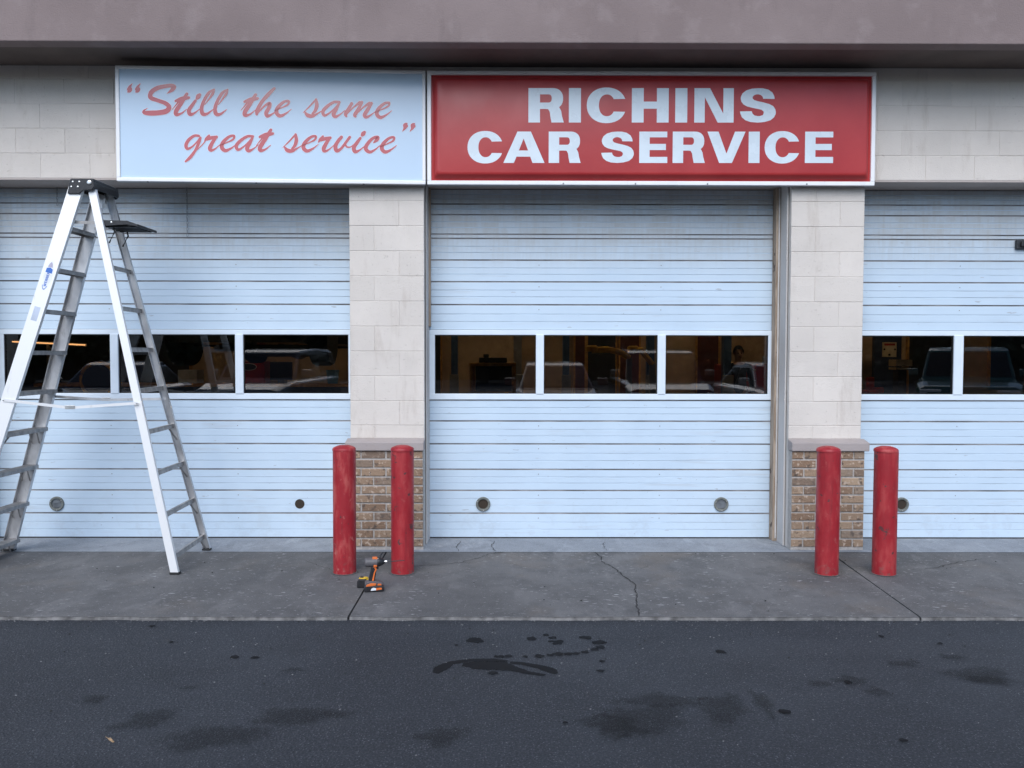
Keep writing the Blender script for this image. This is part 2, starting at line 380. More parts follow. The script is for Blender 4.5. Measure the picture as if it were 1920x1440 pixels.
# painted sill strip running along the door line
sm_ = MB(); sm_.add([(-14,-.068,.001),(14,-.068,.001),(14,.60,.006),(-14,.60,.006)], [(0,1,2,3)]); sm_.build('door_sill', M['sill'], sidewalk)
def crack(pts, w=.005, z=.0035, seed=1):
    rr = random.Random(seed); P = []
    for i in range(len(pts)-1):
        (x0,y0),(x1,y1) = pts[i], pts[i+1]; L = math.hypot(x1-x0, y1-y0); k = max(2, int(L/.03))
        for j in range(k):
            t = j/k; P.append((x0+(x1-x0)*t + rr.uniform(-.010,.010), y0+(y1-y0)*t + rr.uniform(-.012,.012)))
    P.append(pts[-1]); vs_ = []; fs = []
    for i, (x, y) in enumerate(P):
        a = P[max(0,i-1)]; b = P[min(len(P)-1,i+1)]; dx, dy = b[0]-a[0], b[1]-a[1]; L = math.hypot(dx,dy) or 1
        ww = w*rr.uniform(.25,1.0)*(.35 if i in (0,len(P)-1) else 1)
        vs_ += [(x-dy/L*ww, y+dx/L*ww, z), (x+dy/L*ww, y-dx/L*ww, z)]
        if i: fs.append((2*i-2, 2*i-1, 2*i+1, 2*i))
    MB().add(vs_, fs).build('crack', M['crack'], sidewalk)
crack([(.70,-.08),(.73,-.20),(.72,-.38),(.80,-.60),(.83,-.80),(.88,-1.02),(.86,-1.2),(.83,-1.42),(.80,-1.71)], .006, seed=3)
crack([(-.72,-.52),(-.50,-.47),(-.38,-.41),(-.24,-.28),(-.15,-.13),(-.03,-.085)], .004, seed=4)
crack([(.80,-.06),(.79,.10),(.82,.28)], .003, .0065, 5)
crack([(-.10,-.06),(-.14,.12),(-.12,.30)], .004, .0065, 6)
crack([(-.40,-.06),(-.42,.1),(-.41,.3)], .004, .0065, 7)
crack([(2.62,-.09),(2.58,-.5),(2.56,-.75)], .004, seed=8)
crack([(3.0,-.62),(3.2,-.56),(3.5,-.38),(3.72,-.28)], .004, seed=9)
crack([(-1.62,-.30),(-1.42,-.52),(-1.32,-.62)], .003, seed=10)
crack([(1.06,-.5),(.92,-.7)], .002, seed=11)
crack([(2.14,.30),(2.30,.12),(2.42,-.06)], .004, .0065, 12)

# oil stains on the asphalt
STZ = [0]
def lift_z():
    STZ[0] += 1; return ASZ + .0015 + STZ[0]*.00012
def stain(cx, cy, rx, ry, mat, rot=0, rings=7, nseg=28, seed=1):
    sz = lift_z()
    rr = random.Random(seed); ph = [rr.uniform(0, 6.28) for _ in range(4)]; am = [rr.uniform(.04,.16) for _ in range(4)]
    vs_ = [(cx, cy, sz)]; at = [1.0]; fs = []
    for i in range(1, rings+1):
        t = i/rings
        for k in range(nseg):
            a = 2*math.pi*k/nseg; q = 1 + sum(am[j]*math.sin((j+2)*a+ph[j]) for j in range(4))
            x, y = rx*t*q*math.cos(a), ry*t*q*math.sin(a)
            vs_.append((cx + x*math.cos(rot)-y*math.sin(rot), cy + x*math.sin(rot)+y*math.cos(rot), sz)); at.append(1-t**2.2*1.25)
    for k in range(nseg): fs.append((0, 1+k, 1+(k+1) % nseg))
    for i in range(rings-1):
        for k in range(nseg):
            k2 = (k+1) % nseg; fs.append((1+i*nseg+k, 1+(i+1)*nseg+k, 1+(i+1)*nseg+k2, 1+i*nseg+k2))
    o = MB().add(vs_, fs).build('oil_stain', mat, asphalt)
    attr = o.data.attributes.new('a', 'FLOAT', 'POINT'); attr.data.foreach_set('value', at)
    return o
def trail(pts, seed):
    """one connected wet mark: overlapping rings follow a path"""
    rr = random.Random(seed); vs_ = []; fs = []; at = []
    n = len(pts); W = 5; sz = lift_z()
    for i, (x, y, w) in enumerate(pts):
        a = pts[max(0,i-1)]; b = pts[min(n-1,i+1)]; dx, dy = b[0]-a[0], b[1]-a[1]; L = math.hypot(dx,dy) or 1
        for j in range(W):
            s = (j/(W-1)-.5)*2; vs_.append((x-dy/L*w*s, y+dx/L*w*s, sz)); at.append((1-abs(s)**2*1.2)*(0 if i in (0,n-1) else 1))
        if i:
            for j in range(W-1): fs.append(((i-1)*W+j, (i-1)*W+j+1, i*W+j+1, i*W+j))
    o = MB().add(vs_, fs).build('oil_stain', M['oil_wet'], asphalt)
    attr = o.data.attributes.new('a', 'FLOAT', 'POINT'); attr.data.foreach_set('value', at)
def dense(pts, k=6):
    out = []
    for i in range(len(pts)-1):
        for j in range(k):
            t = j/k; t = t; out.append(tuple(pts[i][q]*(1-t)+pts[i+1][q]*t for q in range(3)))
    return out + [pts[-1]]
trail(dense([(-.37,-2.56,.02),(-.345,-2.49,.05),(-.30,-2.42,.03),(-.20,-2.38,.025),(-.08,-2.38,.03),(.0,-2.40,.02)]), 1)
trail(dense([(-.24,-2.44,.03),(-.16,-2.45,.07),(-.04,-2.46,.08),(.03,-2.50,.04),(.10,-2.55,.024),(.19,-2.59,.018)]), 2)
trail(dense([(.01,-2.41,.02),(.08,-2.43,.024),(.16,-2.47,.032),(.22,-2.52,.042),(.245,-2.57,.015)]), 3)
for (x, y, rx, ry, sd_) in [(-0.186,-2.077,.050,.030,11),(0.135,-2.05,.030,.022,12),(0.22,-1.988,.018,.014,13),(0.255,-2.033,.024,.014,14),(0.28,-2.111,.034,.024,15),(0.245,-2.094,.02,.012,16),
        (0.444,-2.032,.040,.018,17),(0.514,-2.111,.040,.022,18),(0.512,-2.187,.028,.016,19),(0.476,-2.22,.025,.014,20),(0.419,-2.261,.022,.014,21),(0.371,-2.285,.02,.012,22),(0.327,-2.293,.028,.014,23),(0.272,-2.293,.032,.016,24),(0.228,-2.309,.02,.012,25),(0.167,-2.324,.028,.016,26),(0.093,-2.332,.016,.010,27),(0.002,-2.324,.022,.012,28),(-0.035,-2.332,.018,.012,29),(-0.061,-2.332,.016,.010,30),
        (-0.077,-2.561,.028,.014,31),(0.496,-2.401,.016,.011,32),(0.05,-1.7,.028,.010,33),(1.157,-2.26,.030,.016,34),(0.473,-2.533,.02,.012,36),(-0.286,-2.162,.012,.008,37),(-1.457,-2.341,.028,.014,38),(-1.347,-2.348,.022,.012,39),
        (-2.113,-1.841,.02,.010,40),(-1.885,-2.113,.014,.009,41),(2.147,-2.013,.016,.010,42),(2.421,-2.135,.016,.010,43),(1.253,-3.018,.028,.016,44),(1.659,-3.297,.018,.010,45),(1.678,-2.684,.02,.014,46),(0.252,-3.131,.012,.008,47)]:
    stain(x, y, rx*1.2, ry*1.9, M['oil_wet'], 0, 4, 14, sd_)
for (x, y, rx, ry, rot, sd_) in [(0.721,-2.903,.23,.085,0,51),(0.596,-3.104,.24,.15,.1,52),(0.46,-3.157,.16,.11,0,53),(0.984,-2.984,.14,.15,-.1,54),(-0.275,-3.266,.115,.095,0,55),(2.383,-2.596,.20,.11,-.35,56),(2.389,-2.664,.12,.05,-.2,61),
        (-1.593,-3.104,.14,.10,.3,57),(-1.24,-3.271,.28,.10,.2,58),(2.067,-2.438,.09,.05,0,59),(1.702,-2.664,.09,.06,0,60),(-0.933,-3.066,.25,.09,0,62),(1.526,-2.703,.07,.04,0,63),(1.769,-2.806,.07,.05,0,64),(2.374,-2.347,.08,.035,0,65),(-1.095,-2.533,.06,.03,0,66),(-1.534,-2.755,.05,.025,0,67),(-1.93,-2.884,.07,.045,0,68),(1.182,-2.926,.05,.14,0,69)]:
    stain(x, y, rx*1.25, ry*1.5, M['oil_soft'], rot, 7, 28, sd_)

# ------------------------------------------------------------------ the garage building
shop = empty('auto_garage', (0, .2, 0), 'cream painted concrete block garage with three white roll-up doors', 'building')
PIERS = [(-5.02,-4.41), (-1.30,-.69), (2.31,2.91), (5.97,6.57)]
YF, YD = .09, .42
def block_mesh(w, h, d, bev=.0028):
    m = MB(); x, z = w/2, h/2; b = bev
    m.add([(-x+b,0,-z+b),(x-b,0,-z+b),(x-b,0,z-b),(-x+b,0,z-b),(-x,b,-z),(x,b,-z),(x,b,z),(-x,b,z),(-x,d,-z),(x,d,-z),(x,d,z),(-x,d,z)],
          [(0,1,2,3),(4,5,1,0),(5,6,2,1),(6,7,3,2),(7,4,0,3),(8,9,5,4),(9,10,6,5),(10,11,7,6),(11,8,4,7)])
    return m
BH = .2045
MESH = {}
def blk(w, h=BH-.007, d=.05):
    k = ('b', round(w,3), round(h,3))
    if k not in MESH: MESH[k] = block_mesh(w, h, d).mesh('block', M['block'])
    return MESH[k]
Z_BLOCK0 = .905
for pi, (x0, x1) in enumerate(PIERS):
    pier = empty('pier', ((x0+x1)/2, YF, 0), parent=shop)
    MB().box(x0+.004, x1-.004, YF+.0032, YF+.34, .0, 3.04).build('pier_core', M['block_mortar'], pier)
    w = x1-x0; zz = [Z_BLOCK0, 1.013, 1.213] ; z = 1.213
    rows = [(.905, 1.013), (1.013, 1.2125)] + [(1.2125+.2045*k, min(3.035, 1.2125+.2045*(k+1))) for k in range(9)]
    for r, (z0, z1) in enumerate(rows):
        if z1-z0 < .03: continue
        s = x0 + (w*2/3 if r % 2 else w/3)
        for (a, b) in ((x0, s), (s, x1)):
            place('block', blk(b-a-.0022, z1-z0-.0034), ((a+b)/2 + random.uniform(-.0008,.0008), YF + random.uniform(-.0012,.0010), (z0+z1)/2), pier)
# brick wainscot with cap stones
brick_meshes = {}
def brick_mesh(w, h, d):
    k = (round(w,3), round(d,3))
    if k not in brick_meshes: brick_meshes[k] = block_mesh(w, h, d, .0035).mesh('brick', M['brick'])
    return brick_meshes[k]
for pi, (x0, x1) in enumerate(PIERS):
    bb = empty('brick_base', ((x0+x1)/2, 0, 0), parent=shop)
    MB().box(x0+.004, x1-.004, .0075, YF+.003, -.01, .812).build('mortar_bed', M['mortar'], bb)
    ch = .0722; off0 = (x1-x0)
    for r in range(11):
        zc = .022 + ch*(r+.5)
        L = .2033
        xs = [x0, x0+L, x0+2*L, x1] if r % 2 else [x0, x0+L*.5, x0+L*1.5, x0+L*2.5, x1]
        for a, b in zip(xs[:-1], xs[1:]):
            o = place('brick', brick_mesh(b-a-.013, ch-.0145, .085), ((a+b)/2 + random.uniform(-.0015,.0015), random.uniform(-.002,.0015), zc), bb)
    # cap stone: sloped top, proud of the brick
    ov0, ov1 = (.02, .0) if pi == 1 else (.0, .022)
    pr = [(-.022,.815),(-.022,.885),(YF+.004,.907),(YF+.004,.815)]
    MB().prism(pr, x0-ov0-.004, x1+ov1+.004, 'X').build('cap_stone', M['cap'], bb, bevel=.006)
# head wall above the doors
head = empty('head_wall', (0, YF, 3.0), parent=shop)
MB().box(-13.5, 13.5, YF+.0032, YF+.33, 3.025, 4.3).build('wall_core', M['block_mortar'], head)
for r in range(5):
    z0 = 3.022 + r*.2; z1 = z0+.2
    x = -6.6 + (.2 if r % 2 else 0)
    while x < 6.8:
        if x+.4 < -2.95 or x > 2.75:
            place('block', blk(.3975, .1962), (x+.2, YF + random.uniform(-.001,.001), (z0+z1)/2), head)
        x += .4
# head jamb: a flat painted return under the head wall
MB().box(-13.5, 13.5, YF+.002, YF+.332, 3.010, 3.0245).build('head_return', M['trim'], head)
# overhang: fascia, drip board, soffit
ov = empty('roof_overhang', (0, -.5, 3.9), parent=shop)
MB().box(-13.8, 13.8, -.49, -.36, 3.905, 6.4).build('fascia', M['stucco'], ov, bevel=.008)
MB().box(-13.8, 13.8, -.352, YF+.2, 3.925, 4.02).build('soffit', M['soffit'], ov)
MB().box(-13.8, 13.8, -.36, 9.6, 5.2, 5.4).build('roof_deck', M['stucco'], ov)
# outer shell
M['inner_wall'] = plain('tan_interior_wall', (.40,.29,.185), .8, 0, .12, 3)
M['inner_dark'] = plain('interior_ceiling', (.05,.045,.04), .9)
shell = MB()
shell.box(-13.5,-13.2,.42,9.4,0,4.75).box(13.2,13.5,.42,9.4,0,4.75).box(-13.5,13.5,9.2,9.45,0,4.75)
shell.build('outer_wall', M['inner_wall'], shop)
MB().box(-13.5,-5.025,.095,.42,0,3.02).build('front_wall', M['block'], shop)
MB().box(6.575,13.5,.095,.42,0,3.02).build('front_wall', M['block'], shop)
MB().box(-13.2,13.2,.42,9.2,4.3,4.4).build('ceiling', M['inner_dark'], shop)
MB().box(-13.2,13.2,.60,9.2,-.02,.004).build('shop_floor', M['floor'], shop)

# ------------------------------------------------------------------ roll-up doors
LINES_LOW = [.012,.225,.424,.607,.828,1.026,1.207]
LINES_UP = [1.807,2.027,2.223,2.408,2.592,2.628,2.794,2.884,3.012]
def slat_mesh(width, z0, z1, seed):
    """a ribbed steel slat: two fine grooves and a deep grimy tongue joint along the top edge"""
    h = z1-z0; m = MB(); P = [(0.010, 0, 1), (0.0, .0030, 0)]
    gro = (.33, .62) if h > .1 else ((.5,) if h > .06 else ())
    for fpos in gro:
        zc = h*fpos; P += [(0, zc-.004, 2), (.0035, zc-.0015, 2), (.0035, zc+.0012, 2), (0, zc+.003, 0)]
    P += [(0, h-.0095, 1), (.010, h-.007, 1), (.010, h, 1)]
    for i in range(len(P)-1):
        (ya, za, k), (yb, zb, _) = P[i], P[i+1]
        m.mat(k).add([(0, ya, za), (width, ya, za), (width, yb, zb), (0, yb, zb)], [(0,1,2,3)])
    return m
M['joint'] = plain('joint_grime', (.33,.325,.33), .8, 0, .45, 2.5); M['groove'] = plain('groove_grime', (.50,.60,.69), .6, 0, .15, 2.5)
PANES = {0: [(-4.325,-3.415),(-3.345,-2.345),(-2.275,-1.375)], 1: [(-.632,.236),(.305,1.282),(1.352,2.235)], 2: [(2.985,3.835),(3.918,4.905),(4.975,5.875)]}
DOOR_X = [(-4.405,-1.305),(-.685,2.30),(2.915,5.965)]
VENTS = {0: [(-3.899,'flap'),(-1.804,'hole')], 1: [(-.217,'open'),(1.846,'flap')], 2: [(3.413,'open'),(5.4,'flap')]}
M['vent_ring'] = plain('vent_ring_rubber', (.16,.17,.155), .6, 0, .2, 20)
M['vent_dark'] = plain('vent_bore', (.035,.024,.016), .8)
M['vent_flap'] = plain('vent_flap_grey', (.13,.145,.16), .5, 0, .25, 20)
for di, (x0, x1) in enumerate(DOOR_X):
    d = empty('overhead_door', ((x0+x1)/2, YD, 0), parent=shop)
    d['label'] = ['white ribbed roll-up door behind the stepladder', 'white ribbed roll-up door under the red sign', 'white ribbed roll-up door with a black bracket high up'][di]
    W_ = x1-x0
    for L in (LINES_LOW, LINES_UP):
        for a, b in zip(L[:-1], L[1:]):
            k = ('s', round(W_,3), round(b-a,3))
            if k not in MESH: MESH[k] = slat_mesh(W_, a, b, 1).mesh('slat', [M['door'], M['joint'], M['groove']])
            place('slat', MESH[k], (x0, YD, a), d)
    bk = MB(); bk.box(x0, x1, YD+.0125, YD+.03, .012, 1.207); bk.box(x0, x1, YD+.0125, YD+.03, 1.807, 3.2); bk.build('door_backing', M['door_back'], d)
    MB().box(x0, x1, YD-.002, YD+.03, .004, .0125).build('bottom_seal', M['rubber'], d)
    # window section: rails, stiles, mullions, gaskets, panes
    zt, zb, gt, gb = 1.806, 1.208, 1.764, 1.259
    MB().box(x0, x1, YD-.012, YD+.03, gt, zt).build('top_rail', M['door_rail'], d, bevel=.004)
    MB().box(x0, x1, YD-.012, YD+.03, zb, gb).build('bottom_rail', M['door_rail'], d, bevel=.004)
    ps = PANES[di]; edges = [x0] + [q for p in ps for q in p] + [x1]
    for k in range(0, len(edges), 2):
        a, b = edges[k], edges[k+1]
        MB().box(a, b, YD-.0105 if k in (0, 6) else YD-.0185, YD+.028, gb-.004, gt+.004).build('stile' if k in (0, 6) else 'mullion', M['door_rail'], d, bevel=.005)
    for (a, b) in ps:
        f = MB(); t = .007
        f.box(a, b, YD-.004, YD+.02, gt-t, gt).box(a, b, YD-.004, YD+.02, gb, gb+t*.6).box(a, a+t*.7, YD-.004, YD+.02, gb+t*.6, gt-t).box(b-t*.7, b, YD-.004, YD+.02, gb+t*.6, gt-t)
        f.build('gasket', M['gasket'], d)
        MB().add([(a+.002, YD+.008, gb+.002),(b-.002, YD+.008, gb+.002),(b-.002, YD+.008, gt-.002),(a+.002, YD+.008, gt-.002)], [(0,1,2,3)]).build('pane', M['glass'], d)
    for (vx, kind) in VENTS[di]:
        m = MB(); c = (vx, YD, .302)
        if kind != 'hole':
            m.mat(0).lathe(c, [(.062,.004),(.063,-.010),(.058,-.016),(.046,-.014),(.042,-.004),(.041,-.0008)], 28, 'Y')
            for a in (.6, 2.7, 4.8): m.mat(2).lathe((vx+.053*math.cos(a), YD-.0155, .302+.053*math.sin(a)), [(.004,0),(.004,-.003),(.0001,-.0035)], 8, 'Y')
        m.mat(1 if kind in ('open','hole') else 3).lathe(c, [(.0415,-.0022),(.03,-.0024),(.0001,-.0025)], 24, 'Y')
        if kind == 'flap': m.mat(3).box(vx-.036, vx+.036, YD-.007, YD-.0028, .270, .277).box(vx-.026, vx+.030, YD-.006, YD-.0028, .306, .316)
        m.build('exhaust_port', [M['vent_ring'], M['vent_dark'], M['rivet'], M['vent_flap']], d, angle=40)
    # rows of small rivets
    rv = MB()
    for L in (LINES_LOW[1:6], LINES_UP[1:4]):
        for zz in L:
            for fx in (.317, .668): rv.lathe((x0+W_*fx, YD, zz-.045), [(.0045,-.0005),(.004,-.002),(.0001,-.003)], 8, 'Y')
    tag(rv.build('rivets', M['steel'], d), kind='stuff')
    # side jambs
    if di == 1:
        MB().box(2.262, 2.312, YD-.10, YD-.004, .004, 3.01).build('wood_jamb', M['wood'], d, bevel=.004)
        MB().box(2.281, 2.291, YD-.108, YD-.1005, .03, 3.0).build('weatherstrip', M['weatherstrip'], d)
        MB().box(-.689, -.664, YD-.05, YD-.004, 1.835, 3.01).build('wood_jamb', M['wood'], d, bevel=.004)
        MB().box(-.6895, -.678, YD-.03, YD-.004, .004, 1.83).build('side_seal', M['jamb'], d)
    else:
        MB().box(x0-.004, x0+.014, YD-.05, YD-.020, .004, 3.01).build('side_seal', M['jamb'], d)
# steel angle on the right pier's inner corner
MB().box(2.2955, 2.3085, YF+.06, YF+.22, .004, 3.01).build('corner_guard', M['jamb'], shop, bevel=.003)
MB().box(-.6885, -.681, YF+.10, YF+.29, .004, 3.01).build('corner_guard', M['jamb'], shop, bevel=.002)
# hanging chains in front of the left door, bracket on the right door
def chain(x, y, z0, z1):
    n_ = int((z0-z1)/.026); o = empty('hanging_chain', (x, y, z1), None)
    for k in range(n_):
        m = MB(); z = z0-.026*k-.014; pts = []
        for q in range(12):
            a = 2*math.pi*q/12; u, v = .0065*math.cos(a), .015*math.sin(a)
            pts.append((x+(u if k % 2 else 0), y+(0 if k % 2 else u), z+v))
        m.tube(pts + [pts[0]], .0022, 5, False); m.build('link', M['steel'], o)
    return o
tag(chain(-2.735, YD-.03, 3.012, 2.58), 'long thin steel chain hanging before the ribbed door under the white sign', 'chain', 'chains hanging over the door')
tag(chain(-3.835, YD-.03, 3.012, 2.84), 'short steel chain hanging beside the stepladder top', 'chain', 'chains hanging over the door')
br = empty('wall_bracket', (4.46, YD-.02, 2.5), 'black metal bracket fixed high on the ribbed door beyond the bare pier', 'bracket')
MB().box(4.345, 4.60, YD-.035, YD-.001, 2.507, 2.583).build('bracket_plate', M['black_plastic'], br, bevel=.006)
MB().box(4.375, 4.56, YD-.055, YD-.036, 2.525, 2.565).build('bracket_hook', M['black_plastic'], br, bevel=.006)

# ------------------------------------------------------------------ lettering: flat shapes, each a few tenths of a millimetre above the last
def smooth_path(pts, k=7):
    """Catmull-Rom through (x, y, w)"""
    out = []; n = len(pts)
    for i in range(n-1):
        p0, p1, p2, p3 = pts[max(0,i-1)], pts[i], pts[i+1], pts[min(n-1,i+2)]
        for j in range(k):
            t = j/k
            out.append(tuple(.5*((2*p1[q]) + (-p0[q]+p2[q])*t + (2*p0[q]-5*p1[q]+4*p2[q]-p3[q])*t*t + (-p0[q]+3*p1[q]-3*p2[q]+p3[q])*t**3) for q in range(3)))
    return out + [pts[-1]]
def ribbon(pts, k=7, roundcap=True, grow=0.):
    """returns (verts2d, faces) of a stroke of varying width"""
    P = smooth_path(pts, k) if len(pts) > 2 else pts
    n = len(P); V = []; Fc = []
    for i, (x, y, w) in enumerate(P):
        a = P[max(0,i-1)]; b = P[min(n-1,i+1)]; dx, dy = b[0]-a[0], b[1]-a[1]; L = math.hypot(dx,dy) or 1; w = max(w, 1)/2 + grow
        V += [(x-dy/L*w, y+dx/L*w), (x+dy/L*w, y-dx/L*w)]
        if i: Fc.append((2*i-2, 2*i-1, 2*i+1, 2*i))
    if roundcap:
        for e in (0, n-1):
            x, y, w = P[e]; b = P[1] if e == 0 else P[n-2]; dx, dy = x-b[0], y-b[1]; L = math.hypot(dx,dy) or 1; dx /= L; dy /= L; w = max(w,1)/2 + grow
            o = len(V); V.append((x, y)); kk = 6
            for q in range(kk+1):
                a = -math.pi/2 + math.pi*q/kk; V.append((x + w*(dx*math.cos(a)-dy*math.sin(a)), y + w*(dy*math.cos(a)+dx*math.sin(a))))
            Fc += [(o, o+1+q, o+2+q) for q in range(kk)]
    return V, Fc
def arc(cx, cy, rx, ry, a0, a1, n=18, p=2.0):
    out = []
    for i in range(n+1):
        a = R(a0 + (a1-a0)*i/n); c, s = math.cos(a), math.sin(a)
        out.append((cx + rx*math.copysign(abs(c)**(2/p), c), cy + ry*math.copysign(abs(s)**(2/p), s)))
    return out
# block capitals on a 340-unit cap height, y down
def cap_C():
    cx, cy, rx, ry, ix, iy = 196, 170, 196, 176, 80, 108; icx = 200; ty = 59
    a = math.degrees(math.asin(ty/ry)); b = math.degrees(math.asin(ty/iy))
    return 392, [('p', arc(cx, cy, rx, ry, -a, -360+a, 40, 2.15) + arc(icx, cy, ix, iy, -360+b, -b, 30, 2.15))]
GL = {
 'R': (350, [('p', [(0,0),(115,0),(115,340),(0,340)]), ('p', [(113,0)] + arc(238,103,106,103,-90,90,18,2.3) + [(113,206),(113,143)] + arc(200,102.5,32,40.5,90,-90,12,2.3) + [(113,62)]),
              ('p', [(190,150),(262,166),(305,188),(325,225),(335,280),(352,340),(230,340),(219,285),(212,235),(196,208),(150,205)])]),
 'I': (120, [('p', [(0,0),(120,0),(120,340),(0,340)])]),
 'C': cap_C(),
 'H': (367, [('p', [(0,0),(118,0),(118,133),(249,133),(249,0),(367,0),(367,340),(249,340),(249,203),(118,203),(118,340),(0,340)])]),
 'N': (392, [('p', [(0,0),(155,0),(288,250),(288,0),(392,0),(392,340),(234,340),(104,90),(104,340),(0,340)])]),
 'A': (440, [('p', [(216,0),(293,0),(440,340),(312,340),(287,272),(222,272),(222,205),(264,205),(216,75)]), ('p', [(150,0),(216.3,0),(216.3,75),(165,205),(222.3,205),(222.3,272),(140,272),(112,340),(0,340)])]),
 'V': (412, [('p', [(0,0),(120,0),(208,238),(298,0),(412,0),(268,340),(130,340)])]),
 'E': (306, [('p', [(0,0),(304,0),(304,62),(113,62),(113,133),(290,133),(290,200),(113,200),(113,274),(306,274),(306,340),(0,340)])]),
 'S': (360, [('p', [(345,106),(342,80),(322,42),(282,14),(227,1),(177,0),(117,5),(62,22),(25,51),(9,85),(7,104),(14,133),(37,162),(72,180),(127,194),(177,204),(217,213),(237,230),(239,246),(229,266),(202,275),(177,276),(147,269),(127,252),(119,227),(2,230),(7,254),(22,288),(57,317),(107,334),(177,340),(247,334),(307,317),(342,288),(357,256),(359,235),(353,206),(332,177),(292,156),(237,141),(177,128),(142,117),(127,102),(126,88),(137,71),(162,61),(182,60),(207,67),(225,82),(232,104)])]),
 'W': (560, [('p', [(0,0),(112,0),(168,215),(228,0),(332,0),(392,215),(448,0),(560,0),(455,340),(335,340),(280,140),(225,340),(105,340)])]),
 'D': (340, [('p', [(0,0),(113,0),(113,340),(0,340)]), ('p', [(112,0)] + arc(170,170,170,170,-90,90) + [(112,340),(112,275)] + arc(160,170,65,105,90,-90) + [(112,65)])]),
 '6': (250, [('r', [(210,40,50),(120,40,56),(50,130,60),(45,230,60),(90,310,60),(170,310,60),(215,245,60),(170,175,60),(90,180,56),(55,225,50)])]),
 '2': (250, [('r', [(30,90,60),(80,35,60),(170,35,60),(205,100,60),(150,190,60),(40,310,60)]), ('p', [(10,282),(250,282),(250,340),(10,340)])]),
}
def glyph(ch, x0, x1, y0, y1, tf, name, mat, parent, lift0=0.0):
    """tf(u, v, lift) -> world point"""
    w, shapes = GL[ch]; m = MB(); lift = lift0
    for kind, pts in shapes:
        V, Fc = (pts, [tuple(range(len(pts)))]) if kind == 'p' else ribbon(pts, 8, False)
        m.add([tf(x0 + (x1-x0)*p[0]/w, y0 + (y1-y0)*p[1]/340.0, lift) for p in V], Fc); lift += .00025
    return m.build(name, mat, parent)

# ------------------------------------------------------------------ red cabinet sign
SX0, SX1, SZ0, SZ1 = -.655, 2.948, 2.962, 3.866
rs = empty('red_sign', ((SX0+SX1)/2, 0, SZ0), 'long red cabinet sign with white capitals reading RICHINS CAR SERVICE', 'sign')
m = MB(); fw = .032
m.mat(0).box(SX0, SX1, .0, .024, SZ0, SZ0+fw).box(SX0, SX1, .0, .024, SZ1-fw, SZ1).box(SX0, SX0+fw, .0005, .024, SZ0+fw, SZ1-fw).box(SX1-fw, SX1, .0005, .024, SZ0+fw, SZ1-fw)
m.build('frame', M['white_frame'], rs, bevel=.004)
MB().box(SX0+.004, SX1-.004, .024, .088, SZ0+.004, SZ1-.004).build('cabinet', M['sign_under'], rs)
a0, a1, b0, b1 = SX0+fw, SX1-fw, SZ0+fw, SZ1-fw
def pan(m, rings):
    vs_ = []
    for (ins, y, rad) in rings:
        x0_, x1_, z0_, z1_ = a0+ins, a1-ins, b0+ins, b1-ins
        for (cx, cz, s) in ((x1_-rad, z1_-rad, 0), (x0_+rad, z1_-rad, 90), (x0_+rad, z0_+rad, 180), (x1_-rad, z0_+rad, 270)):
            for q in range(5):
                a = R(s + 90*q/4); vs_.append((cx+rad*math.cos(a), y, cz+rad*math.sin(a)))
    n_ = 20; fs = []
    for i in range(len(rings)-1):
        for k in range(n_): k2 = (k+1) % n_; fs.append((i*n_+k, i*n_+k2, (i+1)*n_+k2, (i+1)*n_+k))
    fs.append(tuple((len(rings)-1)*n_+k for k in range(n_)))
    m.add(vs_, fs)
m = MB(); pan(m, [(0, .018, .002), (.016, .018, .012), (.022, .012, .016), (.040, -.022, .026), (.050, -.028, .03), (.062, -.030, .034)])
m.build('sign_face', M['sign_red'], rs, angle=50)
tfR = lambda u, v, l: (-.406+.000803*u, -.0305-l, 3.792-.000794*v+.000002*u)
for ch, x0, x1 in (('R',700,1050),('I',1102,1222),('C',1280,1672),('H',1728,2095),('I',2160,2280),('N',2350,2742),('S',2803,3163)):
    o_ = 4 if ch in 'CS' else 0
    glyph(ch, x0, x1, 93, 435, tfR, 'letter', M['vinyl_white'], rs)
for ch, x0, x1 in (('C',95,448),('A',452,862),('R',903,1220),('S',1425,1752),('E',1805,2085),('R',2138,2458),('V',2483,2863),('I',2895,3005),('C',3055,3408),('E',3458,3740)):
    glyph(ch, x0, x1, 525, 838, tfR, 'letter', M['vinyl_white'], rs)
for x in (.44, 1.02, 1.6, 2.4): MB().lathe((x, .012, SZ0+.010), [(.007,-.0125),(.006,-.0155),(.0001,-.016)], 10, 'Y').build('screw', M['steel'], rs)

# ------------------------------------------------------------------ white script sign (its far-left end stands proud of the wall)
A_ = Vector((-.664, 0, 0)); B_ = Vector((-3.10, -.10, 0)); td = (A_-B_).normalized(); nd = Vector((td.y, -td.x, 0))   # nd points to the street
ws = empty('script_sign', (-1.88, -.05, SZ0), 'white panel sign with slanted red brush lettering in quotation marks', 'sign')
LS = (A_-B_).length
def wp(s, z, out): # s: metres from the right end, negative to the left
    p = A_ + td*s + nd*out; return Vector((p.x, p.y, z))
def wbox(m, s0, s1, o0, o1, z0, z1):
    c = (wp(s0,z0,o0)+wp(s1,z1,o1))/2
    return m.obox(c, td, nd, Vector((0,0,1)), (s1-s0)/2, abs(o1-o0)/2, (z1-z0)/2)
m = MB(); s0, s1 = -LS, -.004
wbox(m, s0, s1, -.022, .0, SZ0, SZ0+.030); wbox(m, s0, s1, -.022, 0, SZ1-.026, SZ1); wbox(m, s0, s0+.030, -.022, -.0005, SZ0+.030, SZ1-.026); wbox(m, s1-.026, s1, -.022, -.0005, SZ0+.030, SZ1-.026)
m.build('frame', M['white_frame'], ws, bevel=.005)
m = MB(); wbox(m, s0+.004, s1-.004, -.086, -.022, SZ0+.004, SZ1-.004); m.build('cabinet', M['sign_under'], ws)
